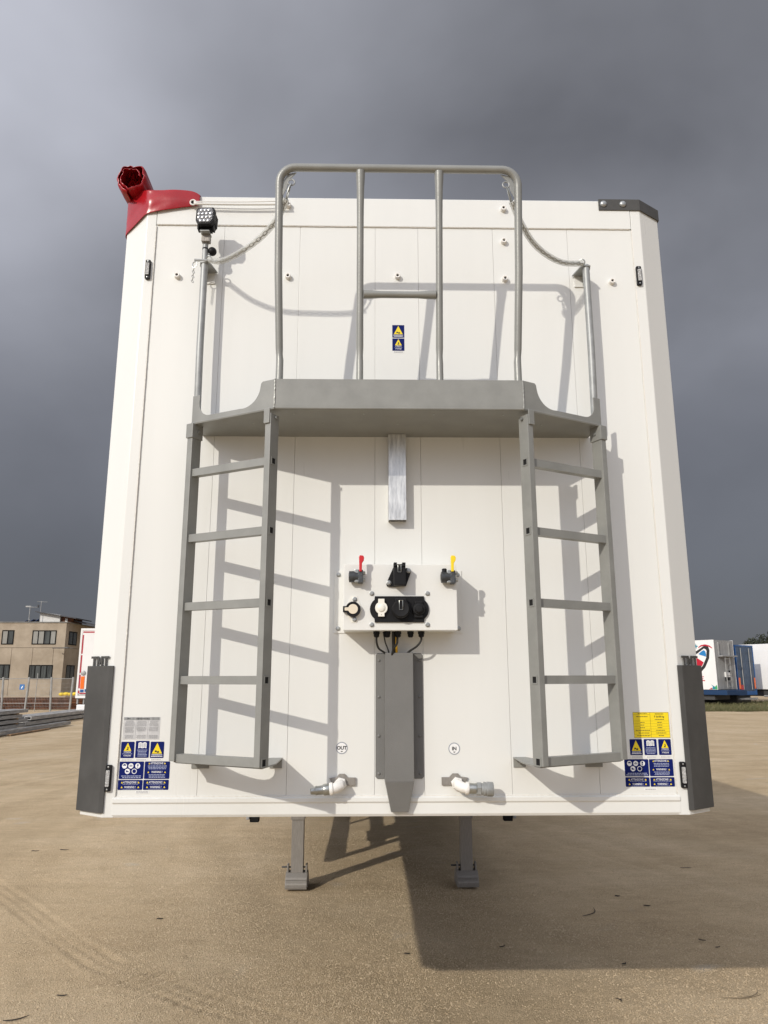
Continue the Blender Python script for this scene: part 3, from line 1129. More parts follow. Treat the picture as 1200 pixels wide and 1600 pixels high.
# ------------------------------------------------------------------ platform
PZ = 2.816
PFX, PFY, POX, POY = 0.492, -0.347, 0.860, -0.152
outline = [(-PFX, PFY), (PFX, PFY), (POX, POY), (POX - 0.018, 0.004), (-POX + 0.018, 0.004), (-POX, POY)]
plat = MB().prism([(x * 0.993, y * 0.985) for x, y in outline], 'z', PZ + 0.001, PZ + 0.007, 'grey_coat').build('platform', T)
MB().prism([(PFY + 0.005, PZ + 0.002), (PFY + 0.001, PZ + 0.006), (PFY, PZ + 0.012), (PFY, 2.941), (PFY + 0.005, 2.941), (PFY + 0.005, PZ + 0.008), (PFY + 0.03, PZ + 0.0005), (PFY + 0.008, PZ - 0.0005)],
           'x', -PFX + 0.002, PFX - 0.002, 'grey_coat').build('front_plate', plat)
SL = math.hypot(POX - PFX, POY - PFY)
for s in (-1, 1):
    e = Vector((s * (POX - PFX), POY - PFY, 0)).normalized()
    nI = Vector((-e.y, e.x, 0)) if s > 0 else Vector((e.y, -e.x, 0))      # towards the wall
    prof = [(0.0, PZ), (SL, PZ), (SL, 2.941), (SL - 0.036, 2.941)]
    prof += [(SL - 0.036 - 0.055 + q[0], 2.845 + 0.055 + q[1]) for q in arc(0, 0, 0.055, 0, -90, 7)]
    prof += [(0.155 + q[0], 2.850 + 0.078 + q[1]) for q in arc(0, 0, 0.085, -80, -172, 9)]
    prof += [(0.068, 2.934), (0.060, 2.941), (0.0, 2.941)]
    M = Matrix.Identity(4)
    for i in range(3):
        M[i][0], M[i][1], M[i][2] = e[i], (0, 0, 1)[i], nI[i]
    M.translation = Vector((s * PFX, PFY, 0))
    MB().prism(prof, 'z', 0.0, 0.006, 'grey_coat', 0.0016, M).build('side_plate', plat)
    # weld at the fold between front and side plate
    rr = random.Random(40 + s)
    MB().tube([(s * PFX + rr.uniform(-.0008, .0008), PFY - 0.0005, PZ + 0.004 + i * 0.005) for i in range(25)],
              [0.0030 + rr.uniform(-.0010, .0012) for _ in range(25)], 'tube_grey', 6).build('weld_bead', plat)
    # rounded lower lip of the side plate
    a = Vector((s * PFX, PFY, PZ + 0.006)) + nI * 0.005
    b = Vector((s * POX, POY, PZ + 0.006)) + nI * 0.005
    MB().tube([a, b], 0.0062, 'grey_coat', 10).build('lower_lip', plat)
    MB().tube([b, (s * (POX - 0.018), 0.003, PZ + 0.006)], 0.006, 'grey_coat', 8).build('lower_lip', plat)
    MB().box(min(s * 0.808, s * 0.835), max(s * 0.808, s * 0.835), -0.012, 0.0055, PZ + 0.02, PZ + 0.085, 'grey_coat', 0.002).build('wall_tab', plat)
MB().tube([(-PFX, PFY + 0.006, PZ + 0.006), (PFX, PFY + 0.006, PZ + 0.006)], 0.0068, 'grey_coat', 10).build('lower_lip', plat)
riv = None
for x, y in ((-0.60, -0.17), (-0.31, -0.17), (0.0, -0.17), (0.31, -0.17), (0.60, -0.17), (-0.42, -0.29), (-0.14, -0.29), (0.14, -0.29), (0.42, -0.29), (-0.03, -0.02), (0.04, -0.02)):
    c = (x, y, PZ + 0.001)
    if riv is None:
        riv = MB().lathe([(0.0045, 0), (0.004, 0.002), (0, 0.003)], c, (0, 0, -1), 'zinc_bolt', 8).build('rivet', plat, origin=c)
    else:
        inst(riv, 'rivet', c, plat)

# hand rail on the platform
KZ, TZ, TY = 3.053, 3.824, -0.442


def lean(z):
    y0 = PFY + 0.0235
    return y0 if z <= KZ else y0 + (z - KZ) / (TZ - KZ) * (TY - y0)


def hoop():
    gx = 0.489
    R_ = 0.066
    left = [(-gx + 0.010, lean(2.90), 2.90), (-gx + 0.010, lean(3.03), 3.03), (-gx + 0.008, lean(KZ), KZ), (-gx + 0.007, lean(3.08), 3.08), (-gx, lean(3.4), 3.4), (-gx, lean(TZ - R_), TZ - R_)]
    pts = list(left)
    for i in range(1, 9):
        a = PI - i * PI / 16
        x, z = -gx + R_ + R_ * math.cos(a), TZ - R_ + R_ * math.sin(a)
        pts.append((x, lean(z), z))
    return pts + [(-p[0], p[1], p[2]) for p in pts[::-1]]


hp = hoop()
rail = MB().tube(hp, [0.0155] + [0.0148, 0.0135, 0.0150] + [0.0160] * (len(hp) - 8) + [0.0150, 0.0135, 0.0148, 0.0155], 'tube_grey', 16).build('hand_rail', T)
for x in (-0.158, 0.164):
    zs = [2.90, 3.02, 3.053, 3.085, 3.20, 3.62, 3.74, 3.78, 3.812]
    rs = [.0142, .0142, .0128, .0145, .0142, .0142, .0155, .0180, .0185]
    MB().tube([(x, lean(z), z) for z in zs], rs, 'tube_grey', 14).build('upright', rail)
zz = 3.302
MB().tube([(-0.143, lean(zz), zz), (-0.115, lean(zz), zz), (-0.07, lean(zz), zz), (0.075, lean(zz), zz), (0.12, lean(zz), zz), (0.150, lean(zz), zz)],
          [0.0175, 0.0172, 0.0140, 0.0140, 0.0172, 0.0175], 'tube_grey', 14).build('cross_bar', rail)
for s in (-1, 1):
    # gusset with eye in the hoop corner, snap hook hanging in it
    MB().prism([(s * 0.474, 3.700), (s * 0.458, 3.735), (s * 0.448, 3.775), (s * 0.420, 3.808), (s * 0.455, 3.800), (s * 0.474, 3.765)], 'y', TY + 0.008, TY + 0.014, 'tube_grey', 0.001).build('gusset', rail)
    MB().torus((s * 0.440, TY + 0.010, 3.762), 0.0135, 0.0032, (0, 1, 0), 'galv', 18, 8).build('eye_ring', rail)
    MB().tube([(s * 0.440, TY + 0.002, 3.752), (s * 0.447, TY + 0.0, 3.735), (s * 0.458, TY + 0.010, 3.705), (s * 0.462, TY + 0.016, 3.690), (s * 0.458, TY + 0.020, 3.688),
               (s * 0.452, TY + 0.012, 3.705), (s * 0.444, TY + 0.006, 3.735)], 0.0026, 'steel', 8, closed=True).build('snap_hook', rail)

# outer posts
for s in (-1, 1):
    x = s * 0.858
    post = MB().tube([(x * 0.975, -0.045, 2.835), (x * 0.99, -0.066, 2.86), (x, -0.075, 2.89), (s * 0.862, -0.075, 3.2), (s * 0.862, -0.075, 3.598)], 0.0158, 'galv', 16).build('platform_post', T)
    MB().box(min(s * 0.828, s * 0.873), max(s * 0.828, s * 0.873), -0.0003, 0.0055, 3.548, 3.618, 'white_box', 0.001).build('mounting_pad', post)
    MB().prism([(s * 0.818, -0.0005), (s * 0.880, -0.0005), (s * 0.886, -0.060), (s * 0.878, -0.092), (s * 0.850, -0.096), (s * 0.832, -0.070)], 'z', 3.600, 3.606, 'galv', 0.001).build('bracket', post)
    MB().prism([(-0.0008, 3.598), (-0.06, 3.598), (-0.0008, 3.555)], 'x', s * 0.868 - 0.002, s * 0.868 + 0.002, 'galv').build('bracket', post)
    MB().torus((s * 0.842, -0.086, 3.622), 0.013, 0.0030, (0.4, 1, 0.3), 'steel', 18, 8).build('shackle', post)
    MB().lathe([(0.0165, 0), (0.0165, 0.012), (0.012, 0.016), (0, 0.017)], (s * 0.862, -0.075, 3.598), (0, 0, 1), 'galv', 14).build('post_cap', post)

# safety chains in clear sleeves
lk = None


def catmull(P, n):
    out = []
    P = [Vector(p) for p in P]
    Q = [P[0] * 2 - P[1]] + P + [P[-1] * 2 - P[-2]]
    for i in range(1, len(Q) - 2):
        for k in range(n):
            t = k / n
            a, b, c, d = Q[i - 1], Q[i], Q[i + 1], Q[i + 2]
            out.append(0.5 * ((2 * b) + (c - a) * t + (2 * a - 5 * b + 4 * c - d) * t * t + (3 * b - a - 3 * c + d) * t ** 3))
    out.append(P[-1])
    return out


CH = {-1: [(-0.460, -0.425, 3.690), (-0.500, -0.370, 3.640), (-0.585, -0.294, 3.592), (-0.690, -0.226, 3.560), (-0.772, -0.158, 3.568), (-0.838, -0.092, 3.612)],
      1: [(0.462, -0.425, 3.690), (0.508, -0.365, 3.636), (0.571, -0.294, 3.590), (0.649, -0.226, 3.570), (0.736, -0.158, 3.576), (0.838, -0.092, 3.612)]}
for s in (-1, 1):
    path = catmull(CH[s], 10)
    ch = MB().tube(path, 0.0135, 'sleeve', 12).build('safety_chain', T)
    # links at even spacing
    acc, nxt, k = 0.0, 0.008, 0
    for a, b in zip(path, path[1:]):
        L = (b - a).length
        while acc + L > nxt:
            c = a + (b - a) * ((nxt - acc) / L)
            d = (b - a).normalized()
            if lk is None:
                lk = MB().torus((0, 0, 0), 0.0085, 0.0022, (0, 0, 1), 'chain_grey', 14, 6, (1.55, 0.72))
                # long axis of the link along local x
                o_ = lk.build('link', ch, origin=(0, 0, 0))
                base_link = o_
            else:
                o_ = base_link.copy()
                COL.objects.link(o_)
                o_.name = 'link'
                o_.parent = ch
            la = Vector((0, 0, 1)).orthogonal().normalized()
            q = la.rotation_difference(d)
            o_.rotation_mode = 'QUATERNION'
            from mathutils import Quaternion
            o_.rotation_quaternion = Quaternion(d, (PI / 2) * (k % 2) + 0.3) @ q
            o_.location = c - ABS[ch.name]
            k += 1
            nxt += 0.0205
        acc += L

# ------------------------------------------------------------------ ladders
RZ = [2.608, 2.334, 2.060, 1.777, 1.489]


def ladder(s):
    e = Vector((0.8805, -0.474, 0)).normalized()
    e.x *= s                                     # from outer to inner stile
    nB = Vector((0.474 * s, 0.8805, 0)).normalized()    # away from the climber, to the wall
    C1 = Vector((-0.5035 * -1 * -1 * s * -1 * -1, -0.350, 0))
    C1 = Vector((s * -0.5035, -0.350, 0)) if s > 0 else Vector((0.5035, -0.350, 0))
    C2 = C1 - e * 0.3945
    root = None

    def fr(o):
        M = Matrix.Identity(4)
        for i in range(3):
            M[i][0], M[i][1], M[i][2] = e[i], nB[i], (0, 0, 1)[i]
        M.translation = o
        return M
    lad = None
    for C, z1 in ((C2, 2.80), (C1, 2.80)):
        b = MB()
        b.box(-0.0265, 0, 0, 0.055, 1.474 if C is C1 else 1.478, z1, 'grey_coat', 0.0022, fr(C))
        if lad is None:
            lad = b.build('ladder', T)
        else:
            b.build('stile', lad)
        # clamp under the platform
        if C is C1:      # inner stile: a tab welded to the platform lies on its face
            cl_ = [(-0.0300, -0.0065), (-0.0030, -0.0065), (-0.0030, -0.0005), (-0.0300, -0.0005)]
        else:
            cl_ = [(-0.031, -0.005), (0.004, -0.005), (0.004, 0.059), (-0.031, 0.059)]
        MB().prism(cl_, 'z', 2.757, PZ + 0.002, 'grey_coat', 0.0018, fr(C)).build('stile_clamp', lad)
        MB().lathe([(0.007, 0), (0.007, 0.005), (0, 0.0055)], fr(C) @ Vector((0.004, 0.030, 2.787)), e, 'zinc_bolt', 6).build('bolt', lad)
    # rungs: hollow square tubes that pass through the inner stile
    L = (C1 - C2).length
    for z in RZ:
        o = [(0.010, z - 0.0155), (0.040, z - 0.0155), (0.040, z + 0.0155), (0.010, z + 0.0155)]
        i_ = [(0.0145, z - 0.0115), (0.0355, z - 0.0115), (0.0355, z + 0.0115), (0.0145, z + 0.0115)]
        r = MB().ring(o, i_, 'x', -0.01, L + 0.0025, 'grey_coat', fr(C2)).build('rung', lad)
        MB().box(L + 0.0002, L + 0.0006, 0.0146, 0.0354, z - 0.0114, z + 0.0114, 'black_hole', 0, fr(C2)).build('rung_hole_shade', r)  # black sheet stands in for the shade inside the hollow rung end
    # foot bracket: horizontal plate with a hollowed edge, two feet on the wall
    F = lambda u, v: (fr(C2) @ Vector((u, v, 0)))
    sx = -1 if s > 0 else 1
    pts = []
    a0 = F(-0.02, 0.03)
    a1 = F(L - 0.002, 0.02)
    pts = [(sx * 0.822, 0.0055), (a0.x, a0.y), (a1.x, a1.y), (sx * 0.463, -0.20), (sx * 0.463, 0.0055), (sx * 0.512, 0.0055)]
    n = 10
    for i in range(1, n):
        t = i / n
        x = 0.512 + (0.752 - 0.512) * t
        y = 0.0055 - 0.135 * math.sin(PI * t) ** 0.7
        pts.append((sx * x, y))
    pts.append((sx * 0.752, 0.0055))
    MB().prism(pts, 'z', 1.4685, 1.4735, 'grey_coat').build('foot_bracket', lad)
    for xa, xb in ((0.463, 0.512), (0.752, 0.822)):
        MB().box(min(sx * xa, sx * xb), max(sx * xa, sx * xb), 0.0005, 0.0056, 1.434, 1.4683, 'grey_coat', 0.001).build('bracket_foot', lad)
        MB().lathe([(0.006, 0), (0.005, 0.003), (0, 0.004)], (sx * (xa + xb) / 2 + 0.0, 0.0004, 1.452), (0, -1, 0), 'zinc_bolt', 10).build('bolt', lad)
    return lad


ladder(1)      # left hand ladder: outer stile at negative x
ladder(-1)

# ------------------------------------------------------------------ aluminium cable channel under the platform
MB().ring(rrect(-0.0375, -0.042, 0.0405, 0.0055, 0.002, 1), rrect(-0.0350, -0.0395, 0.0380, 0.003, 0.001, 1), 'z', 2.436, PZ - 0.0005, 'alu').build('cable_channel', T)

# ------------------------------------------------------------------ connector box
BX0, BX1, BZ0, BZ1, BY = -0.2205, 0.2345, 1.968, 2.232, -0.140
cbx = MB().box(BX0, BX1, BY, 0.0045, BZ0, BZ1, 'white_box', 0.003).build('connector_box', T)
MB().box(-0.264, 0.2715, 0.0015, 0.0055, 1.9655, 2.226, 'white_box', 0.001).build('mounting_flange', cbx)


def hexbolt(c, parent, r=0.0085, ax=(0, -1, 0), washer=True):
    b = MB()
    if washer:
        b.lathe([(r * 1.25, 0), (r * 1.25, 0.0016), (r * 1.1, 0.002)], c, ax, 'zinc_bolt', 16)
    b.lathe([(r * 0.92, 0.0021), (r * 0.92, 0.0065), (r * 0.75, 0.008), (0, 0.0082)], c, ax, 'zinc_bolt', 6)
    return b.build('hex_bolt', parent, smooth=25, origin=c)


hb = hexbolt((-0.246, 0.0014, 2.208), cbx, 0.0075)
for c in ((-0.246, 0.0014, 1.984), (0.255, 0.0014, 1.984), (0.255, 0.0014, 2.208)):
    inst(hb, 'hex_bolt', c, cbx)
hb2 = hexbolt((-0.107, BY - 0.0003, 2.114), cbx, 0.0078)
for c in ((0.116, BY - 0.0003, 2.114), (-0.107, BY - 0.0003, 1.990), (0.1145, BY - 0.0003, 1.990)):
    inst(hb2, 'hex_bolt', c, cbx)
# black socket plate
cx, cz = 0.003, 2.051
st = [(cx - 0.100, cz + 0.0515), (cx - 0.100, cz + 0.046)]
st = arc(cx - 0.070, cz, 0.0475, 128, 232, 8) + [(cx - 0.098, cz - 0.0515), (cx + 0.098, cz - 0.0515)] + arc(cx + 0.070, cz, 0.0475, -52, 52, 8) + [(cx + 0.098, cz + 0.0515), (cx - 0.098, cz + 0.0515)]
sp = MB().prism(st, 'y', BY - 0.0003, BY - 0.008, 'black_plastic', 0.001).build('socket_plate', cbx)
py = BY - 0.0082


def cap_outline(x, z, r, tab, w):
    return arc(x, z, r, 60, -240 + 0, 0)


def keycap(x, z, r, w, t0, t1):
    a = math.degrees(math.acos(w / r))
    return ([(x + w, z + t1), (x - w, z + t1)] + arc(x, z, r, 180 - a, 180 + a, 10) + [(x - w, z - t0), (x + w, z - t0)] + arc(x, z, r, -a, a, 10))


x, z = -0.069, 2.055
MB().prism(keycap(x, z, 0.0245, 0.0125, 0.034, 0.036), 'y', py, py - 0.012, 'cap_white', 0.0015).ball((x, py - 0.012, z), 0.0165, 'cap_white', 10, (1, 0.35, 1)).lathe([(0.0015, 0), (0, 0.0004)], (x, py - 0.0122, z - 0.027), (0, -1, 0), 'black_hole', 8).build('white_socket_cap', cbx)
x, z = 0.008, 2.050
(MB().lathe([(0.036, 0), (0.036, 0.028), (0.034, 0.034), (0.030, 0.037), (0.024, 0.036), (0, 0.036)], (x, py, z), (0, -1, 0), 'black_soft', 28)
 .box(x - 0.022, x + 0.022, py - 0.030, py, z + 0.026, z + 0.042, 'black_soft', 0.002).build('black_socket_cap', cbx))
x, z = 0.079, 2.050
(MB().lathe([(0.026, 0), (0.026, 0.012), (0.022, 0.018), (0.0165, 0.019), (0.0160, 0.027), (0.012, 0.031), (0, 0.032)], (x, py, z), (0, -1, 0), 'black_soft', 26)
 .box(x - 0.017, x + 0.017, py - 0.012, py, z - 0.033, z - 0.020, 'black_soft', 0.002).box(x - 0.015, x + 0.015, py - 0.012, py, z + 0.020, z + 0.032, 'black_soft', 0.002).build('domed_socket_cap', cbx))


def clip(x, z, y, w=0.0068, h=0.036):
    MB().tube([(x - w * 1.3, y, z + h / 2), (x + w * 1.3, y, z + h / 2)], 0.0014, 'steel', 6).tube([(x - w, y, z + h / 2), (x - w, y - 0.004, z), (x - w, y, z - h / 2), (x + w, y, z - h / 2), (x + w, y - 0.004, z), (x + w, y, z + h / 2)], 0.0013, 'steel', 6).build('spring_clip', cbx)


clip(0.008, 2.064, py - 0.0385)
# round socket on a diamond plate
x, z = -0.181, 2.050
MB().prism([(x - 0.036, z), (x - 0.006, z + 0.054), (x + 0.014, z + 0.054), (x + 0.038, z), (x + 0.014, z - 0.052), (x - 0.006, z - 0.052)], 'y', BY - 0.0003, BY - 0.0025, 'cap_white', 0.0005).build('flange_plate', cbx)
(MB().lathe([(0.030, 0), (0.030, 0.020), (0.028, 0.024), (0.0225, 0.024), (0.0215, 0.021), (0, 0.021)], (x, BY - 0.0026, z), (0, -1, 0), 'black_plastic', 26)
 .box(x - 0.040, x - 0.024, BY - 0.022, BY - 0.004, z - 0.012, z + 0.012, 'black_plastic', 0.002).build('round_socket', cbx))
MB().prism(arc(x, z, 0.0195, -160, 160, 16) + [(x - 0.033, z + 0.006), (x - 0.033, z - 0.006)], 'y', BY - 0.0238, BY - 0.0275, 'cap_beige', 0.001).build('socket_lid', cbx)
for c in ((x + 0.006, BY - 0.0028, 2.091), (x + 0.006, BY - 0.0028, 2.011)):
    inst(hb2, 'hex_bolt', c, cbx)
# centre socket with parallelogram flange
MB().prism([(-0.046, 2.142), (-0.028, 2.140), (0.030, 2.143), (0.049, 2.196), (0.051, 2.206), (0.040, 2.214), (0.022, 2.216), (-0.022, 2.216), (-0.047, 2.158), (-0.049, 2.150)], 'y', BY - 0.0003, BY - 0.012, 'black_plastic', 0.0015).build('socket_flange', cbx)
(MB().box(-0.021, 0.026, BY - 0.060, BY - 0.0115, 2.142, 2.222, 'black_plastic', 0.003).box(-0.021, -0.008, BY - 0.066, BY - 0.02, 2.214, 2.230, 'black_plastic', 0.002)
 .box(0.012, 0.026, BY - 0.066, BY - 0.02, 2.214, 2.230, 'black_plastic', 0.002).box(-0.007, 0.011, BY - 0.0615, BY - 0.058, 2.190, 2.224, 'black_soft').build('hinged_socket', cbx))
clip(0.002, 2.206, BY - 0.063, 0.0062, 0.028)
for c in ((-0.0385, BY - 0.0122, 2.155), (0.0405, BY - 0.0122, 2.204)):
    inst(hb2, 'hex_bolt', c, cbx)


# air couplings with coloured levers
def coupling(x, z, colr, knob):
    y = BY - 0.026
    b = MB()
    # body: squat drum lying across, turned faces to the left
    b.lathe([(0.019, -0.034), (0.0225, -0.033), (0.0225, -0.010), (0.020, -0.006), (0.020, 0.004)], (x, y, z), (1, 0, 0), 'dark_steel', 20)
    b.lathe([(0.014, -0.0345), (0.014, -0.0350), (0, -0.0352)], (x, y, z), (1, 0, 0), 'black_hole', 16)
    b.box(x + 0.002, x + 0.022, BY - 0.045, BY - 0.0004, z - 0.026, z + 0.026, 'dark_steel', 0.003)
    b.box(x - 0.012, x + 0.006, BY - 0.040, BY - 0.004, z - 0.024, z + 0.028, 'steel', 0.003)
    if knob:
        b.lathe([(0.010, 0), (0.010, 0.016), (0.007, 0.019), (0, 0.019)], (x - 0.020, y, z + 0.016), (0, 0, 1), 'black_plastic', 14)
    o = b.build('air_coupling', cbx)
    return o


def lever(x, z, m):
    y = BY - 0.040
    pr = [(x - 0.0055, z), (x + 0.0055, z), (x + 0.006, z + 0.034), (x + 0.013, z + 0.044), (x + 0.0145, z + 0.056), (x + 0.010, z + 0.064), (x - 0.004, z + 0.065), (x - 0.0065, z + 0.058), (x - 0.0055, z + 0.03)]
    return MB().prism(pr, 'y', y, y - 0.012, m, 0.0025).build('lever', cbx)


coupling(-0.164, 2.178, 'r', False)
coupling(0.203, 2.176, 'y', True)
lever(-0.152, 2.196, 'red_plastic')
lever(0.213, 2.196, 'yellow_plastic')
for x in (-0.141, 0.228):
    for dz in (0.014, -0.014):
        inst(hb, 'hex_bolt', (x + 0.0, BY - 0.030, 2.178 + dz), cbx, (0, 0, PI / 2))
# glands and cables
gl = None
for x in (-0.0875, -0.044, -0.0005, 0.050, 0.0935):
    c = (x, -0.078, BZ0 - 0.0005)
    if gl is None:
        gl = MB().lathe([(0.0135, 0), (0.0135, 0.010), (0.0115, 0.012), (0.0115, 0.020), (0.007, 0.024), (0, 0.024)], c, (0, 0, -1), 'black_plastic', 12).build('cable_gland', cbx, origin=c)
    else:
        inst(gl, 'cable_gland', c, cbx)
for pts, r, m in (
        ([(-0.087, -0.078, 1.950), (-0.087, -0.075, 1.925), (-0.078, -0.06, 1.900), (-0.055, -0.045, 1.884), (-0.035, -0.035, 1.860)], 0.0042, 'cable_black'),
        ([(-0.060, -0.080, 1.966), (-0.052, -0.070, 1.925), (-0.040, -0.05, 1.895), (-0.030, -0.035, 1.855)], 0.0028, 'cable_black'),
        ([(-0.018, -0.070, 1.966), (-0.017, -0.055, 1.92), (-0.016, -0.04, 1.855)], 0.0080, 'cable_black'),
        ([(-0.002, -0.078, 1.950), (-0.005, -0.075, 1.92), (-0.018, -0.065, 1.898), (-0.026, -0.05, 1.87)], 0.0045, 'cable_black'),
        ([(-0.007, -0.066, 1.966), (-0.008, -0.055, 1.92), (-0.006, -0.035, 1.855)], 0.0062, 'cable_yellow'),
        ([(0.0935, -0.078, 1.950), (0.0915, -0.078, 1.930), (0.075, -0.07, 1.908), (0.045, -0.05, 1.888), (0.020, -0.035, 1.860)], 0.0042, 'cable_black')):
    MB().tube(catmull(pts, 5), r, m, 8).build('cable', T)

# ------------------------------------------------------------------ cable duct cover
DZ1, DZ0 = 1.8835, 1.392
dc = MB()
dc.prism([(-0.0905, DZ0 + 0.008), (-0.0825, DZ0), (-0.050, DZ0), (-0.050, DZ1), (-0.0825, DZ1), (-0.0905, DZ1 - 0.008)], 'y', 0.0056, 0.0026, 'grey_plain', 0.0008)
dc.prism([(0.1035, DZ0 + 0.008), (0.0955, DZ0), (0.058, DZ0), (0.058, DZ1), (0.0955, DZ1), (0.1035, DZ1 - 0.008)], 'y', 0.0056, 0.0026, 'grey_plain', 0.0008)
duct = dc.build('cable_duct', T)
YD = -0.056
cv = MB()
prof = [(-0.0545, 0.0025), (-0.0515, YD), (0.0605, YD), (0.0640, 0.0025), (0.0615, 0.0025), (0.0582, YD + 0.0025), (-0.0492, YD + 0.0025), (-0.0520, 0.0025)]
cv.prism(prof, 'z', DZ0 - 0.004, DZ1, 'grey_plain', 0.0010)
cv.build('cover', duct)
tp = MB()
zt, zb_ = DZ0 - 0.0041, 1.272
top = [(-0.0545, 0.0025), (-0.0515, YD), (0.0605, YD), (0.0640, 0.0025)]
bot = [(-0.0300, -0.004), (-0.0285, -0.026), (0.0395, -0.026), (0.0415, -0.004)]
va = [tp.bm.verts.new((p[0], p[1], zt)) for p in top]
vb = [tp.bm.verts.new((p[0], p[1], zb_)) for p in bot]
fs = [tp.bm.faces.new(va), tp.bm.faces.new(vb[::-1])]
for i in range(4):
    j = (i + 1) % 4
    fs.append(tp.bm.faces.new((va[i], vb[i], vb[j], va[j])))
tp._fin(fs, 'grey_plain', 0.0015)
tp.build('tapered_end', duct)
rv = None
for x in (-0.0765, 0.0885):
    for z in (1.854, 1.709, 1.556, 1.412):
        c = (x, 0.0025, z)
        if rv is None:
            rv = MB().lathe([(0.0062, 0), (0.0055, 0.0022), (0.003, 0.0038), (0, 0.004)], c, (0, -1, 0), 'grey_plain', 12).build('rivet', duct, origin=c)
        else:
            inst(rv, 'rivet', c, duct)

# ------------------------------------------------------------------ hydraulic fittings
for s, xc in ((-1, -0.2285), (1, 0.2330)):
    z = 1.372
    pl_ = [(-0.060, 0.026), (-0.060, -0.004), (0.030, -0.004), (0.045, 0.024), (0.016, 0.028), (0.006, 0.040), (-0.016, 0.040), (-0.030, 0.026)]
    b = MB().prism([(xc + s * p, z + q) for p, q in pl_], 'y', 0.0052, -0.0045, 'leg_metal', 0.001)
    fit = b.build('hydraulic_fitting', T)
    # elbow: comes out of the wall and turns sideways and a little down
    p = [(xc, 0.0, z + 0.004), (xc, -0.030, z + 0.003), (xc + s * 0.004, -0.046, z), (xc + s * 0.016, -0.056, z - 0.005), (xc + s * 0.034, -0.058, z - 0.010)]
    MB().tube(p, [0.019, 0.020, 0.021, 0.020, 0.0185], 'fit_white', 16).lathe([(0.024, 0), (0.025, 0.003), (0.025, 0.014), (0.023, 0.017)], (xc, -0.006, z + 0.004), (0, -1, 0), 'fit_white', 6).build('elbow', fit)
    d = Vector((s, -0.02, -0.10 if s < 0 else -0.04)).normalized()
    o0 = Vector((xc + s * 0.028, -0.058, z - 0.008))
    MB().lathe([(0.0235, 0), (0.0240, 0.002), (0.0240, 0.010), (0.022, 0.013)], o0, d, 'fit_white', 16).build('white_nut', fit)
    if s < 0:
        MB().lathe([(0.0205, 0.013), (0.0215, 0.016), (0.0215, 0.034), (0.0200, 0.037), (0.0180, 0.038), (0.0165, 0.058), (0.0175, 0.060), (0.0175, 0.066), (0.0145, 0.070), (0.0135, 0.084), (0.0105, 0.087), (0, 0.0875)],
                   o0, d, 'steel', 24).build('quick_plug', fit)
    else:
        MB().lathe([(0.0200, 0.013), (0.0205, 0.015), (0.0205, 0.040), (0.0235, 0.042)], o0, d, 'steel', 24).build('socket_neck', fit)
        MB().lathe([(0.0235, 0.042), (0.0255, 0.044), (0.0255, 0.058), (0.0235, 0.060)], o0, d, 'galv', 6).build('hex_nut', fit)
        MB().lathe([(0.0215, 0.060), (0.0215, 0.068), (0.0265, 0.070), (0.0265, 0.076), (0.0250, 0.077), (0.0250, 0.082), (0.0275, 0.083), (0.0275, 0.104), (0.0255, 0.107), (0.018, 0.107), (0.017, 0.100), (0, 0.100)],
                   o0, d, 'galv', 24).build('quick_socket', fit)

# ------------------------------------------------------------------ work lamp on the left post
lx, lz, ly = -0.853, 3.797, -0.150
wl = MB().tube([(-0.862, -0.075, 3.612), (-0.862, -0.078, 3.69), (-0.857, -0.085, 3.722)], [0.0125, 0.0125, 0.012], 'galv', 14).build('work_lamp', T)
MB().lathe([(0.0135, 0), (0.0135, 0.006), (0.013, 0.007)], (-0.862, -0.077, 3.672), (0, 0, 1), 'black_plastic', 12).build('cable_tie', wl)
MB().box(-0.876, -0.838, -0.104, -0.076, 3.700, 3.734, 'leg_metal', 0.002).box(-0.878, -0.836, -0.130, -0.076, 3.734, 3.739, 'galv', 0.001).build('lamp_bracket', wl)
MB().box(-0.880, -0.826, -0.125, -0.096, 3.7395, 3.762, 'black_plastic', 0.004).box(-0.890, -0.882, -0.135, -0.10, 3.742, 3.79, 'black_plastic', 0.002).box(-0.824, -0.816, -0.135, -0.10, 3.742, 3.79, 'black_plastic', 0.002).build('yoke', wl)
hs = MB()
tilt = Matrix.Translation((lx, ly, lz)) @ Matrix.Rotation(math.radians(-6), 4, 'X') @ Matrix.Rotation(math.radians(-4), 4, 'Z')
oct_ = [(-0.042, -0.024), (-0.028, -0.044), (0.028, -0.044), (0.042, -0.024), (0.043, 0.030), (0.034, 0.044), (-0.034, 0.044), (-0.043, 0.030)]
hs.prism(oct_, 'y', 0.0, 0.022, 'black_plastic', 0.003, tilt)
for k in range(7):
    hs.prism([(p * 0.93, q * 0.93) for p, q in oct_], 'y', 0.024 + k * 0.006, 0.027 + k * 0.006, 'black_plastic', 0, tilt)
hs.prism([(p * 0.80, q * 0.80) for p, q in oct_], 'y', 0.021, 0.066, 'black_plastic', 0, tilt)
hs.build('housing', wl)
MB().prism([(p * 0.82, q * 0.86) for p, q in oct_], 'y', -0.0004, -0.0030, 'lens_clear', 0.001, tilt).build('lens', wl)
led = None
for j in range(4):
    for i in range(4 if j in (1, 2) else 3):
        nI_ = 4 if j in (1, 2) else 3
        c = tilt @ Vector(((i - (nI_ - 1) / 2) * 0.0172, -0.0031, (j - 1.5) * 0.0185))
        if led is None:
            led = MB().lathe([(0.0072, 0), (0.0066, 0.0020), (0.003, 0.0032), (0, 0.0033)], c, (0, -1, 0.1), 'led_white', 10).build('led_lens', wl, origin=c)
        else:
            inst(led, 'led_lens', c, wl)
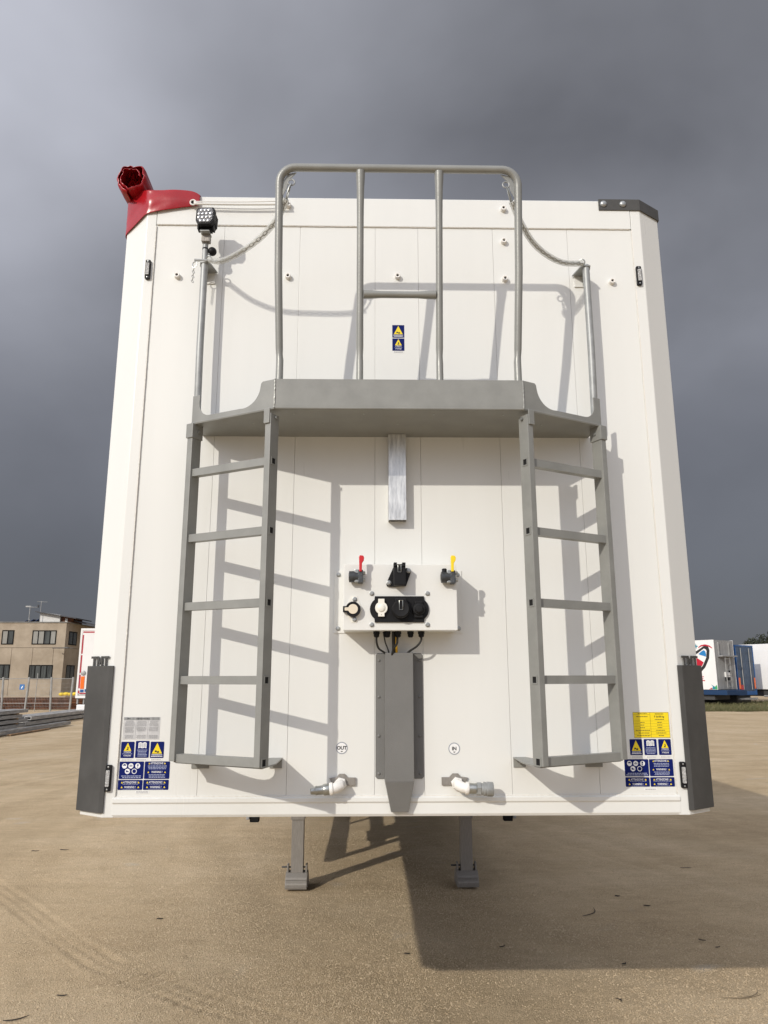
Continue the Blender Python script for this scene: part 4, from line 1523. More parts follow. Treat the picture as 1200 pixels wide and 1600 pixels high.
# ball knob, pin and small chain by the bracket
MB().ball((-0.832, -0.070, 3.668), 0.020, 'black_plastic', 12).tube([(-0.842, -0.074, 3.655), (-0.862, -0.078, 3.625)], 0.005, 'galv', 8).build('ball_knob', wl)
MB().tube([(-0.905, -0.082, 3.618), (-0.875, -0.090, 3.612), (-0.845, -0.098, 3.606)], 0.006, 'galv', 8).torus((-0.902, -0.086, 3.595), 0.012, 0.0022, (0.3, 1, 0), 'steel', 14, 6).build('locking_pin', T)
pc = None
for k in range(7):
    c = (-0.905 - 0.0006 * k, -0.088, 3.578 - k * 0.0115)
    if pc is None:
        pc = MB().torus(c, 0.0052, 0.0014, (0, 1, 0), 'steel', 10, 6, (0.75, 1.3)).build('chain_link', T, origin=c)
    else:
        inst(pc, 'chain_link', c, T, (0, 0, PI / 2 * (k % 2) + 0.4))

# ------------------------------------------------------------------ red tarpaulin: roll, corner flap, cord
rnd = random.Random(5)
tarp = MB()
# front flap wrapped round the corner
path = [(-0.915, -0.010), (-0.945, -0.011), (-1.00, -0.013), (-1.05, -0.012), (-1.10, -0.011), (-1.150, -0.010), (-1.168, -0.006), (-1.20, 0.018), (-1.245, 0.050), (-1.284, 0.078), (-1.290, 0.11), (-1.290, 0.20), (-1.290, 0.40)]
zlo = [3.944, 3.938, 3.930, 3.921, 3.912, 3.902, 3.896, 3.878, 3.856, 3.838, 3.84, 3.85, 3.86]
zhi = [4.000, 4.022, 4.028, 4.029, 4.028, 4.028, 4.032, 4.042, 4.046, 4.050, 4.055, 4.055, 4.055]
rows = []
N = 9
for i in range(N + 4):
    r = []
    for (x, y), a, b in zip(path, zlo, zhi):
        if i <= N:
            t = i / N
            z = a + (b - a) * t
            w = 0.007 * noise.noise((x * 10, z * 26 + x * 12, y * 9)) + 0.002 * noise.noise((x * 40, z * 30, 1))
            belly = -0.006 * math.sin(PI * t) if x > -1.16 else 0
            r.append((x, y + w + belly, z))
        else:
            k = i - N
            r.append((x + (0.03 * k if x < -1.2 else 0), y + (0.05 * k if x > -1.2 else 0.0), b + 0.004 * math.sin(k) - 0.006 * k))
    rows.append(r)
tarp.grid(rows, 'tarp_red')
flap = tarp.build('tarpaulin_flap', T, smooth=60)
md = flap.modifiers.new('thick', 'SOLIDIFY')
md.thickness = 0.0025
md.offset = 0
ss = flap.modifiers.new('sub', 'SUBSURF')
ss.levels = ss.render_levels = 2
# the roll: a crumpled spiral sheet along the roof edge
rows = []
RC = Vector((-1.243, 0, 4.088))
prof = []
turns = 1.7
nseg = 96
for k in range(nseg + 1):
    t = k / nseg
    a = t * turns * 2 * PI + 6.4
    r = 0.044 + 0.031 * t ** 0.8
    kink = 1 + 0.03 * math.cos(5 * a + 1.0) + 0.14 * noise.noise((math.cos(a) * 1.6, math.sin(a) * 1.6, t * 2)) + 0.05 * noise.noise((math.cos(a) * 5, math.sin(a) * 5, t * 4))
    prof.append((a, r * kink))
ysl = [-0.012, -0.004, 0.012, 0.035, 0.065, 0.10, 0.2, 0.4, 0.8, 1.6, 3.0, 6.0, 10.0, 13.2]
for yy in ysl:
    r = []
    for a, rad in prof:
        pinch = 0.88 if yy < -0.01 else (0.97 if yy < 0 else 1.0)
        ww = 1 + 0.08 * noise.noise((math.cos(a) * 3, math.sin(a) * 3, yy * 7 + rad * 30))
        crum = (0.22 * noise.noise((math.cos(a) * 1.9, math.sin(a) * 1.9, 8.0)) + 0.12 * noise.noise((math.cos(a) * 4.5, math.sin(a) * 4.5, rad * 30))) * max(0.25, 1 - (yy + 0.012) / 0.08)
        q = rad * pinch * ww * (1 + crum)
        r.append((RC.x + q * math.cos(a), yy + 0.010 * noise.noise((a * 1.3, 2.0, rad * 60)), RC.z + q * math.sin(a)))
    rows.append(r)
roll_o = MB().grid(rows, 'tarp_red').build('tarpaulin_roll', T, smooth=50)
md = roll_o.modifiers.new('thick', 'SOLIDIFY')
md.thickness = 0.0028
# crumpled folds stuffed inside the roll's end
fo = MB()
for k in range(9):
    a = k * 0.9
    x0 = RC.x + 0.034 * math.cos(a) * (0.3 + 0.7 * rnd.random())
    rr = []
    for i in range(5):
        z = RC.z - 0.042 + 0.084 * i / 4
        lim = math.sqrt(max(0.0, 0.046 ** 2 - (z - RC.z) ** 2))
        xx = max(RC.x - lim, min(RC.x + lim, x0 + rnd.uniform(-.010, .010)))
        rr.append([(xx, 0.002 + rnd.uniform(0, .012), z), (xx + rnd.uniform(-.012, .012), 0.14, z)])
    fo.grid(rr, 'tarp_red')
ff = fo.build('tarpaulin_fold', T, smooth=60)
# eyelet and elastic cord to the boss
MB().torus((-0.945, -0.0215, 3.952), 0.0125, 0.0036, (0, 1, 0), 'fit_white', 20, 8).lathe([(0.0095, 0), (0, 0.0003)], (-0.945, -0.0195, 3.952), (0, -1, 0), 'black_hole', 16).build('eyelet', T)
MB().tube(catmull([(-0.940, -0.022, 3.952), (-0.915, -0.026, 3.953), (-0.70, -0.030, 3.952), (-0.50, -0.030, 3.960)], 6), 0.0030, 'cord', 8).build('elastic_cord', T)
MB().tube(catmull([(-0.938, -0.022, 3.950), (-0.905, -0.028, 3.940), (-0.70, -0.031, 3.938), (-0.50, -0.030, 3.942)], 6), 0.0055, 'cord', 8).build('elastic_cord', T)

# ------------------------------------------------------------------ left background: office building
B = empty('office_building', (-25, 62, 0), 'two-storey tan concrete office building with dark windows behind the fence', 'building')
bx0, bx1, by0, by1, bh = -42.0, -24.53, 58.0, 72.0, 6.08
MB().box(bx0, bx1 - 0.10, by0 + 0.10, by1, 0, bh - 0.1, 'concrete_dark').build('wall_core', B)
xsB = [-42.0, -38.6, -35.2, -31.9, -28.72, -27.05, -25.40, -24.53]
zsB = [0.0, 4.10, bh]
xs2 = [(-42.0, -36.8), (-36.8, -31.6), (-31.6, -28.72), (-28.72, -27.05), (-27.05, -25.40), (-25.40, -24.53)]
for a, b in xs2:
    MB().box(a + 0.012, b - 0.012, by0, by0 + 0.099, 0, 4.09, 'concrete_tan', 0.01).build('facade_panel', B)
for a, b in ((-42.0, -33.0), (-33.0, -24.53)):
    MB().box(a + 0.012, b - 0.012, by0, by0 + 0.099, 4.115, bh, 'concrete_tan', 0.01).build('facade_panel', B)
for a, b in ((58.1, 62.5), (62.5, 67.0), (67.0, 72.0)):
    MB().box(bx1 - 0.099, bx1, a + 0.02, b - 0.012, 0, 4.09, 'concrete_tan', 0.01).build('facade_panel', B)
    MB().box(bx1 - 0.099, bx1, a + 0.02, b - 0.012, 4.115, bh, 'concrete_tan', 0.01).build('facade_panel', B)
MB().box(bx0 - 0.05, bx1 + 0.06, by0 - 0.06, by1 + 0.05, bh + 0.002, bh + 0.09, 'concrete_dark', 0.01).build('coping', B)


def window(x0, x1, z0, z1, n, side=False, pane='curtain', y=None):
    def bx(m, a, b, d0, d1, c, d, mt):
        if side:
            m.box(bx1 - d1, bx1 - d0, y + a, y + b, c, d, mt)
        else:
            m.box(a, b, by0 + d0, by0 + d1, c, d, mt)
        return m
    f = MB()
    t = 0.075
    D0, D1 = -0.03, 0.02
    bx(f, x0, x1, D0, D1, z0, z0 + t, 'frame_black')
    bx(f, x0, x1, D0, D1, z1 - t, z1, 'frame_black')
    bx(f, x0, x0 + t, D0, D1, z0 + t, z1 - t, 'frame_black')
    bx(f, x1 - t, x1, D0, D1, z0 + t, z1 - t, 'frame_black')
    w = (x1 - x0) / n
    for i in range(1, n):
        bx(f, x0 + w * i - t / 2, x0 + w * i + t / 2, D0, D1, z0 + t, z1 - t, 'frame_black')
    fo_ = f.build('window', B, smooth=0)
    for i in range(n):
        p = MB()
        a, b = x0 + w * i + t / 2, x0 + w * (i + 1) - t / 2
        if i == 0:
            a = x0 + t
        if i == n - 1:
            b = x1 - t
        bx(p, a, b, -0.012, -0.004, z0 + t, z1 - t, pane if (i + n) % 3 else 'pane')
        p.build('pane', fo_, smooth=0)


window(-29.62, -28.66, 4.36, 5.50, 2)
window(-27.20, -25.28, 4.36, 5.48, 4)
window(-30.6, -28.72, 1.62, 2.80, 4, pane='pane')
window(-27.20, -25.33, 1.66, 2.75, 4, pane='pane')
window(-34.6, -32.6, 4.36, 5.50, 4)
window(-34.6, -32.6, 1.62, 2.80, 4, pane='pane')
window(0, 1.7, 4.36, 5.45, 2, True, 'pane', 58.6)
window(0, 1.7, 1.66, 2.75, 2, True, 'pane', 58.65)
MB().box(-25.2, -23.9, 57.2, 57.35, 4.02, 4.09, 'roof_dark').box(-24.3, -24.0, 57.2, 58.4, 4.06, 4.12, 'galv_far').build('lamp_arm', B)
# penthouse with mono-pitch roof, solar panels, aerials
ph = MB().prism([(-27.1, 6.1), (-25.45, 6.1), (-25.45, 6.78), (-27.1, 7.02)], 'y', 58.8, 61.5, 'plaster_white').build('penthouse', B)
MB().prism([(-27.35, 7.06), (-24.0, 6.52), (-24.0, 6.44), (-27.35, 6.98)], 'y', 58.4, 61.9, 'roof_dark').build('pitched_roof', ph)
MB().box(-25.44, -24.6, 59.0, 61.4, 6.1, 6.62, 'rust').build('shed_wall', ph)
MB().box(-25.1, -24.9, 58.98, 59.0, 6.15, 6.50, 'plaster_white').build('door', ph)
MB().prism([(-24.6, 6.42), (-22.6, 5.95), (-22.6, 5.84), (-24.6, 6.30)], 'y', 59.5, 70, 'roof_dark').build('canopy', B)
for i in range(3):
    MB().prism([(-28.5 + i * 0.45, 6.16), (-28.1 + i * 0.45, 6.36 + i * .05), (-28.1 + i * 0.45, 6.40 + i * .05), (-28.5 + i * 0.45, 6.20)], 'y', 58.9, 60.0, 'solar').build('solar_panel', B)
MB().tube([(-28.05, 59, 6.1), (-28.05, 59, 7.5)], 0.04, 'galv_far', 8).tube([(-28.4, 59, 7.45), (-27.4, 59, 7.42)], 0.025, 'galv_far', 6).box(-28.42, -27.98, 58.98, 59.02, 7.44, 7.54, 'galv_far').tube([(-28.3, 59, 6.1), (-28.05, 59, 6.5), (-27.8, 59, 6.1)], 0.03, 'galv_far', 6).box(-27.45, -27.35, 58.95, 59.05, 7.40, 7.62, 'roof_dark').build('roof_aerial', B)
MB().tube([(-27.0, 58.6, 6.1), (-27.0, 58.6, 7.9)], 0.022, 'galv_far', 6).tube([(-27.35, 58.6, 7.85), (-26.5, 58.6, 7.82)], 0.016, 'galv_far', 6).build('roof_aerial', B)

# yard wall in front of the building and things along it
MBo = MB().box(-60, -17.5, 47.0, 47.3, 0, 0.62, 'concrete_tan', 0.02).build('low_wall', None)
tag(MBo, 'low tan concrete wall along the foot of the office building', 'wall')
bag = MB()
for i in range(4):
    bag.ball((-19.9 + i * 0.28, 46.6, 0.72 + 0.02 * (i % 2)), 0.19, 'yellow_bag', 8, (1.1, 0.8, 0.6))
tag(bag.build('yellow_sacks', None), 'row of yellow sacks lying on rusty steel near building corner', 'sacks')
# rusty steel sheets stacked behind the fence
kk = 0
lbl_r = {0: 'bottom', 1: 'second', 2: 'third', 3: 'top'}
for k in range(4):
    jj = 0.1 * math.sin(k * 2.1)
    o = MB().box(-34.0 + jj, -16.4 + jj, 41.0 + 0.06 * (k % 2), 41.5, 0.012 + k * 0.165, 0.165 + k * 0.165, 'rust', 0.02).box(-34.0 + jj, -16.4 + jj, 40.94 + 0.06 * (k % 2), 41.52, 0.135 + k * 0.165, 0.160 + k * 0.165, 'rust', 0.005).build('rusty_beam', None)
    tag(o, 'long rusty brown steel beam, %s layer of the stack behind the wire fence' % lbl_r[k], 'steel beam', 'rusty beams behind the fence')

# wire fence: posts and mesh panels
fence = empty('wire_fence', (-18, 39, 0), 'galvanised wire mesh fence on round posts in front of the building', 'fence')
fx = [-22.6, -21.2, -19.9, -18.58, -17.3, -16.2]
for i, x in enumerate(fx):
    lean_ = 0.04 * math.sin(i * 2.7)
    MB().tube([(x - lean_, 38.6, 0), (x + lean_, 38.6, 1.80)], 0.055, 'galv_far', 10).build('post', fence)
for a, b in zip(fx, fx[1:]):
    p = MB().tube([(a, 38.6, 1.72), (b, 38.6, 1.72)], 0.016, 'galv_far', 6).tube([(a, 38.6, 0.42), (b, 38.6, 0.42)], 0.014, 'galv_far', 6)
    n = 16
    for k in range(1, n):
        x = a + (b - a) * k / n
        p.tube([(x, 38.6, 0.05), (x, 38.6, 1.72)], 0.0030, 'galv_far', 4)
    for k in range(1, 9):
        p.tube([(a, 38.6, 0.05 + k * 0.2), (b, 38.6, 0.05 + k * 0.2)], 0.0030, 'galv_far', 4)
    p.build('mesh_panel', fence)
MB().tube([(-18.15, 38.7, 0), (-18.15, 38.7, 2.0)], 0.02, 'galv_far', 6).build('thin_post', fence)
MB().prism(rrect(-18.98, 1.14, -18.72, 1.42, 0.02), 'y', 38.52, 38.54, 'sign_blue').poly([(-18.90, 38.515, 1.20), (-18.84, 38.515, 1.20), (-18.78, 38.515, 1.36), (-18.86, 38.515, 1.30)], 'print_white').build('blue_sign', fence)


# grey profile bundles
def profile_beam(x, y0, y1, z, w=0.20, h=0.12):
    r = 0.03
    return MB().ring([(x - w / 2, z), (x + w / 2, z), (x + w / 2, z + h), (x - w / 2, z + h)],
                     [(x - w / 2 + r, z + r), (x + w / 2 - r, z + r), (x + w / 2 - r, z + h - r), (x - w / 2 + r, z + h - r)], 'y', y0, y1, 'beam_grey').build('metal_profile', None)


names_l = ['bottom', 'second', 'third', 'top']
for k in range(4):
    for c in range(3):
        o = profile_beam(-12.62 - c * 0.30 + 0.03 * math.sin(k * 3 + c), 17.0, 24.9 + 0.25 * math.sin(k * 2.3 + c * 1.7), 0.06 + k * 0.165, 0.27, 0.115)
        tag(o, 'grey metal profile, %s layer and %s row of the tall stack' % (names_l[k], ['near', 'middle', 'far'][c]), 'metal profile', 'grey profiles in the tall stack')
    o = MB().box(-13.4, -12.45, 24.2, 24.29, 0.012 + k * 0.165, 0.058 + k * 0.165, 'wood', 0.004).build('wood_spacer', None)
    tag(o, 'thin wooden spacer bar under the %s layer of the tall stack' % names_l[k], 'spacer', 'wooden spacers in the tall stack')
for k in range(2):
    for c in range(3):
        o = profile_beam(-12.95 - c * 0.30 + 0.04 * math.sin(k * 2 + c), 25.7 + 0.4 * math.sin(c + k * 2), 33.0, 0.04 + k * 0.185, 0.27, 0.13)
        tag(o, 'grey metal profile, %s layer and %s row of the low stack' % (['lower', 'upper'][k], ['near', 'middle', 'far'][c]), 'metal profile', 'grey profiles in the low stack')
o = MB().prism([(-11.72, 0.03), (-11.50, 0.03), (-11.50, 0.16), (-11.55, 0.16), (-11.55, 0.07), (-11.67, 0.07), (-11.67, 0.16), (-11.72, 0.16)], 'y', 16.5, 26.6, 'beam_grey', 0.006).build('metal_channel', None)
tag(o, 'single long grey metal channel lying on the sand before the stacks', 'metal channel')
o = MB().box(-11.42, -11.30, 21.3, 24.2, 0.006, 0.05, 'wood', 0.006).build('timber_board', None)
tag(o, 'pale timber board lying beside the long grey channel', 'board')

# ------------------------------------------------------------------ left background: parked trailer seen from the rear
P = empty('parked_trailer', (-12.2, 38, 0), 'white trailer with red reflective edging parked behind at left', 'trailer')
tx0, tx1, ty = -13.47, -10.95, 32.0
MB().box(tx0, tx1, ty + 0.05, ty + 13.0, 1.0, 4.0, 'far_white', 0.02).build('box_body', P)
MB().box(tx0, tx0 + 0.09, ty, ty + 0.049, 0.98, 4.0, 'far_white', 0.01).box(tx1 - 0.09, tx1, ty, ty + 0.049, 0.98, 4.0, 'far_white', 0.01).box(tx0 + 0.09, tx1 - 0.09, ty, ty + 0.049, 3.90, 4.0, 'far_white', 0.01).build('rear_frame', P)
MB().box(tx0 + 0.10, (tx0 + tx1) / 2 - 0.005, ty + 0.01, ty + 0.049, 1.06, 3.89, 'far_white', 0.005).build('rear_door', P)
MB().box((tx0 + tx1) / 2 + 0.005, tx1 - 0.10, ty + 0.01, ty + 0.049, 1.06, 3.89, 'far_white', 0.005).build('rear_door', P)
for z0, z1 in ((2.85, 3.70), (1.98, 2.78), (1.30, 1.90), (1.08, 1.20)):
    MB().box(tx0 + 0.10, tx0 + 0.16, ty + 0.003, ty + 0.0095, z0, z1, 'far_red').build('reflective_strip', P)
MB().box(tx0 + 0.12, tx1 - 0.12, ty + 0.003, ty + 0.0095, 3.80, 3.86, 'far_red').build('reflective_strip', P)
MB().box(tx0 + 0.17, tx1 - 0.12, ty + 0.003, ty + 0.0095, 1.05, 1.10, 'far_red').build('reflective_strip', P)
MB().lathe([(0.11, 0), (0.11, 0.04), (0.09, 0.05), (0, 0.05)], (tx0 + 0.27, ty + 0.01, 1.98), (0, -1, 0), 'galv_far', 18).build('round_vent', P)
MB().box(tx0 + 0.18, tx0 + 0.35, ty - 0.012, ty + 0.008, 1.27, 1.83, 'far_orange', 0.01).build('tail_lamp', P)
MB().box(tx0 + 0.19, tx0 + 0.35, ty - 0.004, ty + 0.008, 1.12, 1.24, 'far_blue', 0.005).box(tx0 + 0.39, tx0 + 0.55, ty - 0.004, ty + 0.008, 1.14, 1.26, 'far_blue', 0.005).build('door_latch', P)
MB().box(tx0, tx1, ty - 0.02, ty + 0.6, 0.86, 0.978, 'far_white', 0.01).build('rear_sill', P)
MB().box(tx0 + 0.03, tx0 + 0.10, ty + 0.1, ty + 0.2, 0.60, 0.859, 'far_grey').box(tx0 + 0.32, tx0 + 0.38, ty + 0.1, ty + 0.2, 0.60, 0.859, 'far_grey').build('bumper_bracket', P)
MB().box(tx0 + 0.08, tx1 - 0.08, ty - 0.02, ty + 0.10, 0.30, 0.58, 'far_white', 0.05).build('underrun_bumper', P)
fl = MB().box(tx0 + 0.14, tx0 + 0.62, ty + 0.04, ty + 0.06, 0.06, 0.27, 'black_plastic').text('TMT', 'print_white', face(tx0 + 0.38, ty + 0.035, 0.09), size=0.13, bold=0.03, xs=1.2).build('mud_flap', P)
for k in range(2):
    for s in (tx0 + 0.2, tx1 - 0.2):
        MB().lathe([(0.28, -0.16), (0.44, -0.18), (0.51, -0.12), (0.51, 0.12), (0.44, 0.18), (0.28, 0.16)], (s, ty + 2.2 + k * 1.3, 0.51), (1, 0, 0), 'rubber', 24).build('wheel', P)

# ------------------------------------------------------------------ right background: three trailers and the verge
ang = math.atan2(0.835, 0.55)     # front normal (0.55,-0.835)
# local frame: +x along the front face to the right, +y backwards along the side, z up


def far_trailer(name, loc, rz, L, Wd, top, bot, side_m, front_m, label):
    R_ = empty(name, loc, label, 'trailer', None, rz)
    MB().box(0.0, 0.03, 0.0, L, bot, top, side_m, 0.008).build('side_wall', R_)
    MB().box(Wd - 0.03, Wd, 0.0, L, bot, top, side_m, 0.008).build('side_wall', R_)
    MB().box(0.031, Wd - 0.031, 0.01, 0.06, bot, top - 0.02, front_m, 0.004).build('end_wall', R_)
    MB().box(0.031, Wd - 0.031, 0.07, L, top - 0.10, top - 0.03, side_m).build('roof', R_)
    MB().box(0.031, Wd - 0.031, 0.07, L, bot, bot + 0.15, 'chassis').build('floor', R_)
    return R_


rz = math.atan2(0.55, 0.835)
C1_ = Vector((21.55, 44.0, 0))
w1 = far_trailer('parked_trailer', C1_, rz, 13.0, 2.15, 4.05, 0.98, 'far_white', 'far_grey', 'white parked trailer with an oval emblem on its side, at right')
for x in (0.25, 0.62, 1.0, 1.38, 1.75):
    MB().box(x, x + 0.34, -0.006, 0.0095, 1.02, 3.98, 'far_grey', 0.004).build('front_panel', w1)
MB().box(0.28, 1.95, -0.35, -0.01, 3.00, 3.08, 'far_grey', 0.01).build('platform', w1)
ld = MB().box(0.62, 0.67, -0.30, -0.26, 1.08, 3.0, 'galv_far').build('ladder', w1)
MB().box(1.13, 1.18, -0.30, -0.26, 1.08, 3.0, 'galv_far').build('stile', ld)
for k in range(6):
    MB().box(0.671, 1.129, -0.295, -0.265, 1.15 + k * 0.34, 1.19 + k * 0.34, 'galv_far').build('rung', ld)
MB().box(0.85, 1.25, -0.16, -0.008, 1.75, 2.05, 'far_white', 0.01).box(1.35, 1.5, -0.12, -0.008, 1.95, 2.15, 'black_plastic').box(0.9, 1.1, -0.2, -0.008, 1.5, 1.72, 'black_plastic').build('connector_box', w1)
MB().box(0.35, 0.40, -0.1, -0.008, 3.1, 3.9, 'galv_far').box(1.5, 1.55, -0.1, -0.008, 3.1, 3.9, 'galv_far').build('hand_rail', w1)


def side_poly(b, pts, m, lift, C=-0.002):
    # s = metres back from the front corner, z = height, on the left side wall (x = 0)
    b.poly([(C - lift, s, z) for s, z in pts], m)


em = MB()
side_poly(em, [(1.60, 3.10), (1.33, 3.33), (0.62, 3.72), (0.40, 3.66), (0.32, 3.40), (0.40, 2.90), (0.72, 2.35), (1.12, 1.98), (1.50, 2.02), (1.75, 2.55)], 'print_black', 0.001)
side_poly(em, [(1.55, 2.96), (1.30, 3.15), (0.70, 3.52), (0.58, 3.46), (0.53, 3.36), (0.60, 2.94), (0.88, 2.46), (1.17, 2.18), (1.42, 2.22), (1.60, 2.58)], 'far_white', 0.004)
side_poly(em, [(1.12, 3.18), (0.90, 3.34), (0.72, 3.42), (0.62, 3.34), (0.58, 3.16), (0.60, 3.00), (0.78, 3.06), (1.00, 3.12)], 'emb_blue', 0.007)
side_poly(em, [(1.55, 2.96), (1.36, 3.00), (1.10, 2.86), (0.80, 2.66), (0.92, 2.46), (1.10, 2.28), (1.30, 2.40), (1.55, 2.66)], 'emb_red', 0.007)
side_poly(em, [(1.10, 3.60), (0.90, 3.74), (0.60, 3.78), (0.30, 3.70), (0.12, 3.55), (0.14, 3.50), (0.34, 3.62), (0.62, 3.69), (0.90, 3.65), (1.06, 3.56)], 'emb_red', 0.006)
side_poly(em, [(1.35, 3.68), (1.28, 3.72), (1.24, 3.86), (1.20, 3.72), (1.08, 3.68), (1.20, 3.63), (1.24, 3.48), (1.28, 3.63)], 'emb_teal', 0.003)
for z0, z1, s0, s1 in ((1.50, 1.56, 0.82, 1.20), (1.62, 1.67, 0.92, 1.20), (1.74, 1.79, 0.88, 1.20)):
    side_poly(em, [(s0, z0), (s1, z0), (s1, z1), (s0, z1)], 'emb_red', 0.003)
side_poly(em, [(1.20, 1.50), (1.28, 1.50), (1.28, 1.79), (1.20, 1.79)], 'emb_red', 0.003)
side_poly(em, [(1.25, 1.20), (1.20, 1.20), (0.98, 1.45), (1.04, 1.45)], 'emb_teal', 0.003)
side_poly(em, [(0.46, 1.32), (0.32, 1.18), (0.40, 1.00), (0.05, 1.00), (0.03, 1.20), (0.14, 1.14), (0.30, 1.22)], 'emb_teal', 0.003)
side_poly(em, [(0.20, 1.14), (0.04, 1.28), (0.02, 1.00), (0.16, 1.00)], 'emb_green', 0.005)
side_poly(em, [(0.60, 1.00), (0.40, 1.10), (0.38, 1.00)], 'emb_red', 0.005)
em.build('oval_emblem', w1, smooth=0)
MB().box(-0.02, 2.2, -0.6, 9.0, 0.66, 0.95, 'far_navy', 0.02).build('blue_chassis', w1)
MB().box(0.2, 1.9, 0.4, 9.0, 0.35, 0.64, 'chassis', 0.02).build('underframe', w1)
for k in range(2):
    MB().lathe([(0.25, -0.16), (0.42, -0.18), (0.48, -0.12), (0.48, 0.12), (0.42, 0.18), (0.25, 0.16)], (0.25, 2.2 + k * 1.25, 0.48), (1, 0, 0), 'rubber', 22).build('wheel', w1)

rzb = math.atan2(0.62, 0.785)
w2 = far_trailer('parked_trailer', Vector((23.62, 45.6, 0)), rzb, 12.0, 2.5, 3.80, 0.60, 'far_blue', 'far_blue_dark', 'blue container trailer with ribbed grey-blue rear doors, between white trailers')
for x in (0.0, 2.40):
    MB().box(x, x + 0.10, -0.03, 0.009, 0.60, 3.80, 'far_blue', 0.01).build('corner_frame', w2)
MB().box(0.101, 2.399, -0.03, 0.009, 0.60, 0.85, 'far_blue', 0.01).build('cross_frame', w2)
MB().box(0.101, 2.399, -0.03, 0.009, 3.70, 3.80, 'far_blue', 0.01).build('cross_frame', w2)
for x0, x1 in ((0.12, 1.24), (1.26, 2.38)):
    d_ = MB().box(x0, x1, -0.012, 0.0095, 0.87, 3.69, 'far_blue_dark', 0.005).build('rear_door', w2)
    for k in range(5):
        MB().box(x0 + 0.03, x1 - 0.03, -0.03, -0.0125, 1.2 + k * 0.52, 1.24 + k * 0.52, 'far_blue_dark').build('door_rib', d_)
    MB().tube([((x0 + x1) / 2, -0.05, 0.95), ((x0 + x1) / 2, -0.05, 3.6)], 0.025, 'galv_far', 8).build('lock_rod', d_)
MB().box(0.10, 0.28, -0.05, -0.031, 1.0, 1.7, 'far_orange').box(2.22, 2.38, -0.05, -0.031, 1.0, 1.7, 'far_orange').box(0.3, 0.7, -0.05, -0.031, 0.95, 1.25, 'far_red').build('tail_lamp', w2)
MB().box(0.05, 2.45, -0.06, 0.1, 0.30, 0.42, 'galv_far', 0.01).build('underrun_bumper', w2)
MB().box(0.3, 2.2, 0.3, 9.0, 0.1, 0.58, 'chassis', 0.02).build('underframe', w2)
w3 = far_trailer('parked_trailer', Vector((28.9, 46.1, 0)), rz, 13.5, 2.5, 3.98, 0.92, 'far_white', 'far_white', 'plain white parked trailer at the right edge, its long side lit')
for s, z in ((0.5, 3.7), (2.6, 2.45), (2.5, 1.55), (2.7, 0.98), (2.3, 3.80)):
    MB().box(-0.02, -0.001, s, s + 0.10, z, z + 0.10, 'galv_far').build('side_fitting', w3)
MB().box(-0.02, -0.001, 0.4, 1.1, 3.18, 3.24, 'far_grey').build('side_fitting', w3)
MB().box(0.2, 2.3, 0.3, 12.0, 0.45, 0.90, 'chassis', 0.02).build('underframe', w3)
MB().tube([(0.1, 1.0, 0.5), (0.1, 3.5, 0.46)], 0.06, 'galv_far', 8).build('support_bar', w3)
for k in range(3):
    MB().lathe([(0.25, -0.16), (0.42, -0.18), (0.48, -0.12), (0.48, 0.12), (0.42, 0.18), (0.25, 0.16)], (0.3, 6.0 + k * 1.25, 0.48), (1, 0, 0), 'rubber', 22).build('wheel', w3)


# grass verge under those trailers
def make_grass():
    rnd = random.Random(17)
    verts, faces = [], []
    for i in range(26000):
        x = rnd.uniform(14.5, 36)
        y = 36.6 + 14 * rnd.random() ** 1.8 + 0.5 * noise.noise((x * 0.8, 0, 0)) + (x - 20) * -0.02
        h = rnd.uniform(0.05, 0.22) * (0.6 + 0.8 * rnd.random())
        a = rnd.random() * 2 * PI
        w = rnd.uniform(0.008, 0.02)
        dx, dy = math.cos(a) * w, math.sin(a) * w
        lx_, ly_ = rnd.uniform(-.6, .6) * h, rnd.uniform(-.6, .6) * h
        b = len(verts)
        verts += [(x - dx, y - dy, -0.005), (x + dx, y + dy, -0.005), (x + lx_ * .4 + dx * .6, y + ly_ * .4 + dy * .6, h * .6), (x + lx_, y + ly_, h)]
        faces += [(b, b + 1, b + 2), (b, b + 2, b + 3)]
    me = bpy.data.meshes.new('grass')
    me.from_pydata(verts, [], faces)
    me.materials.append(MAT['grass'])
    o = bpy.data.objects.new('grass', me)
    COL.objects.link(o)
    o['kind'] = 'stuff'
    tag(o, 'strip of short dry green grass under the parked trailers', 'grass')


make_grass()


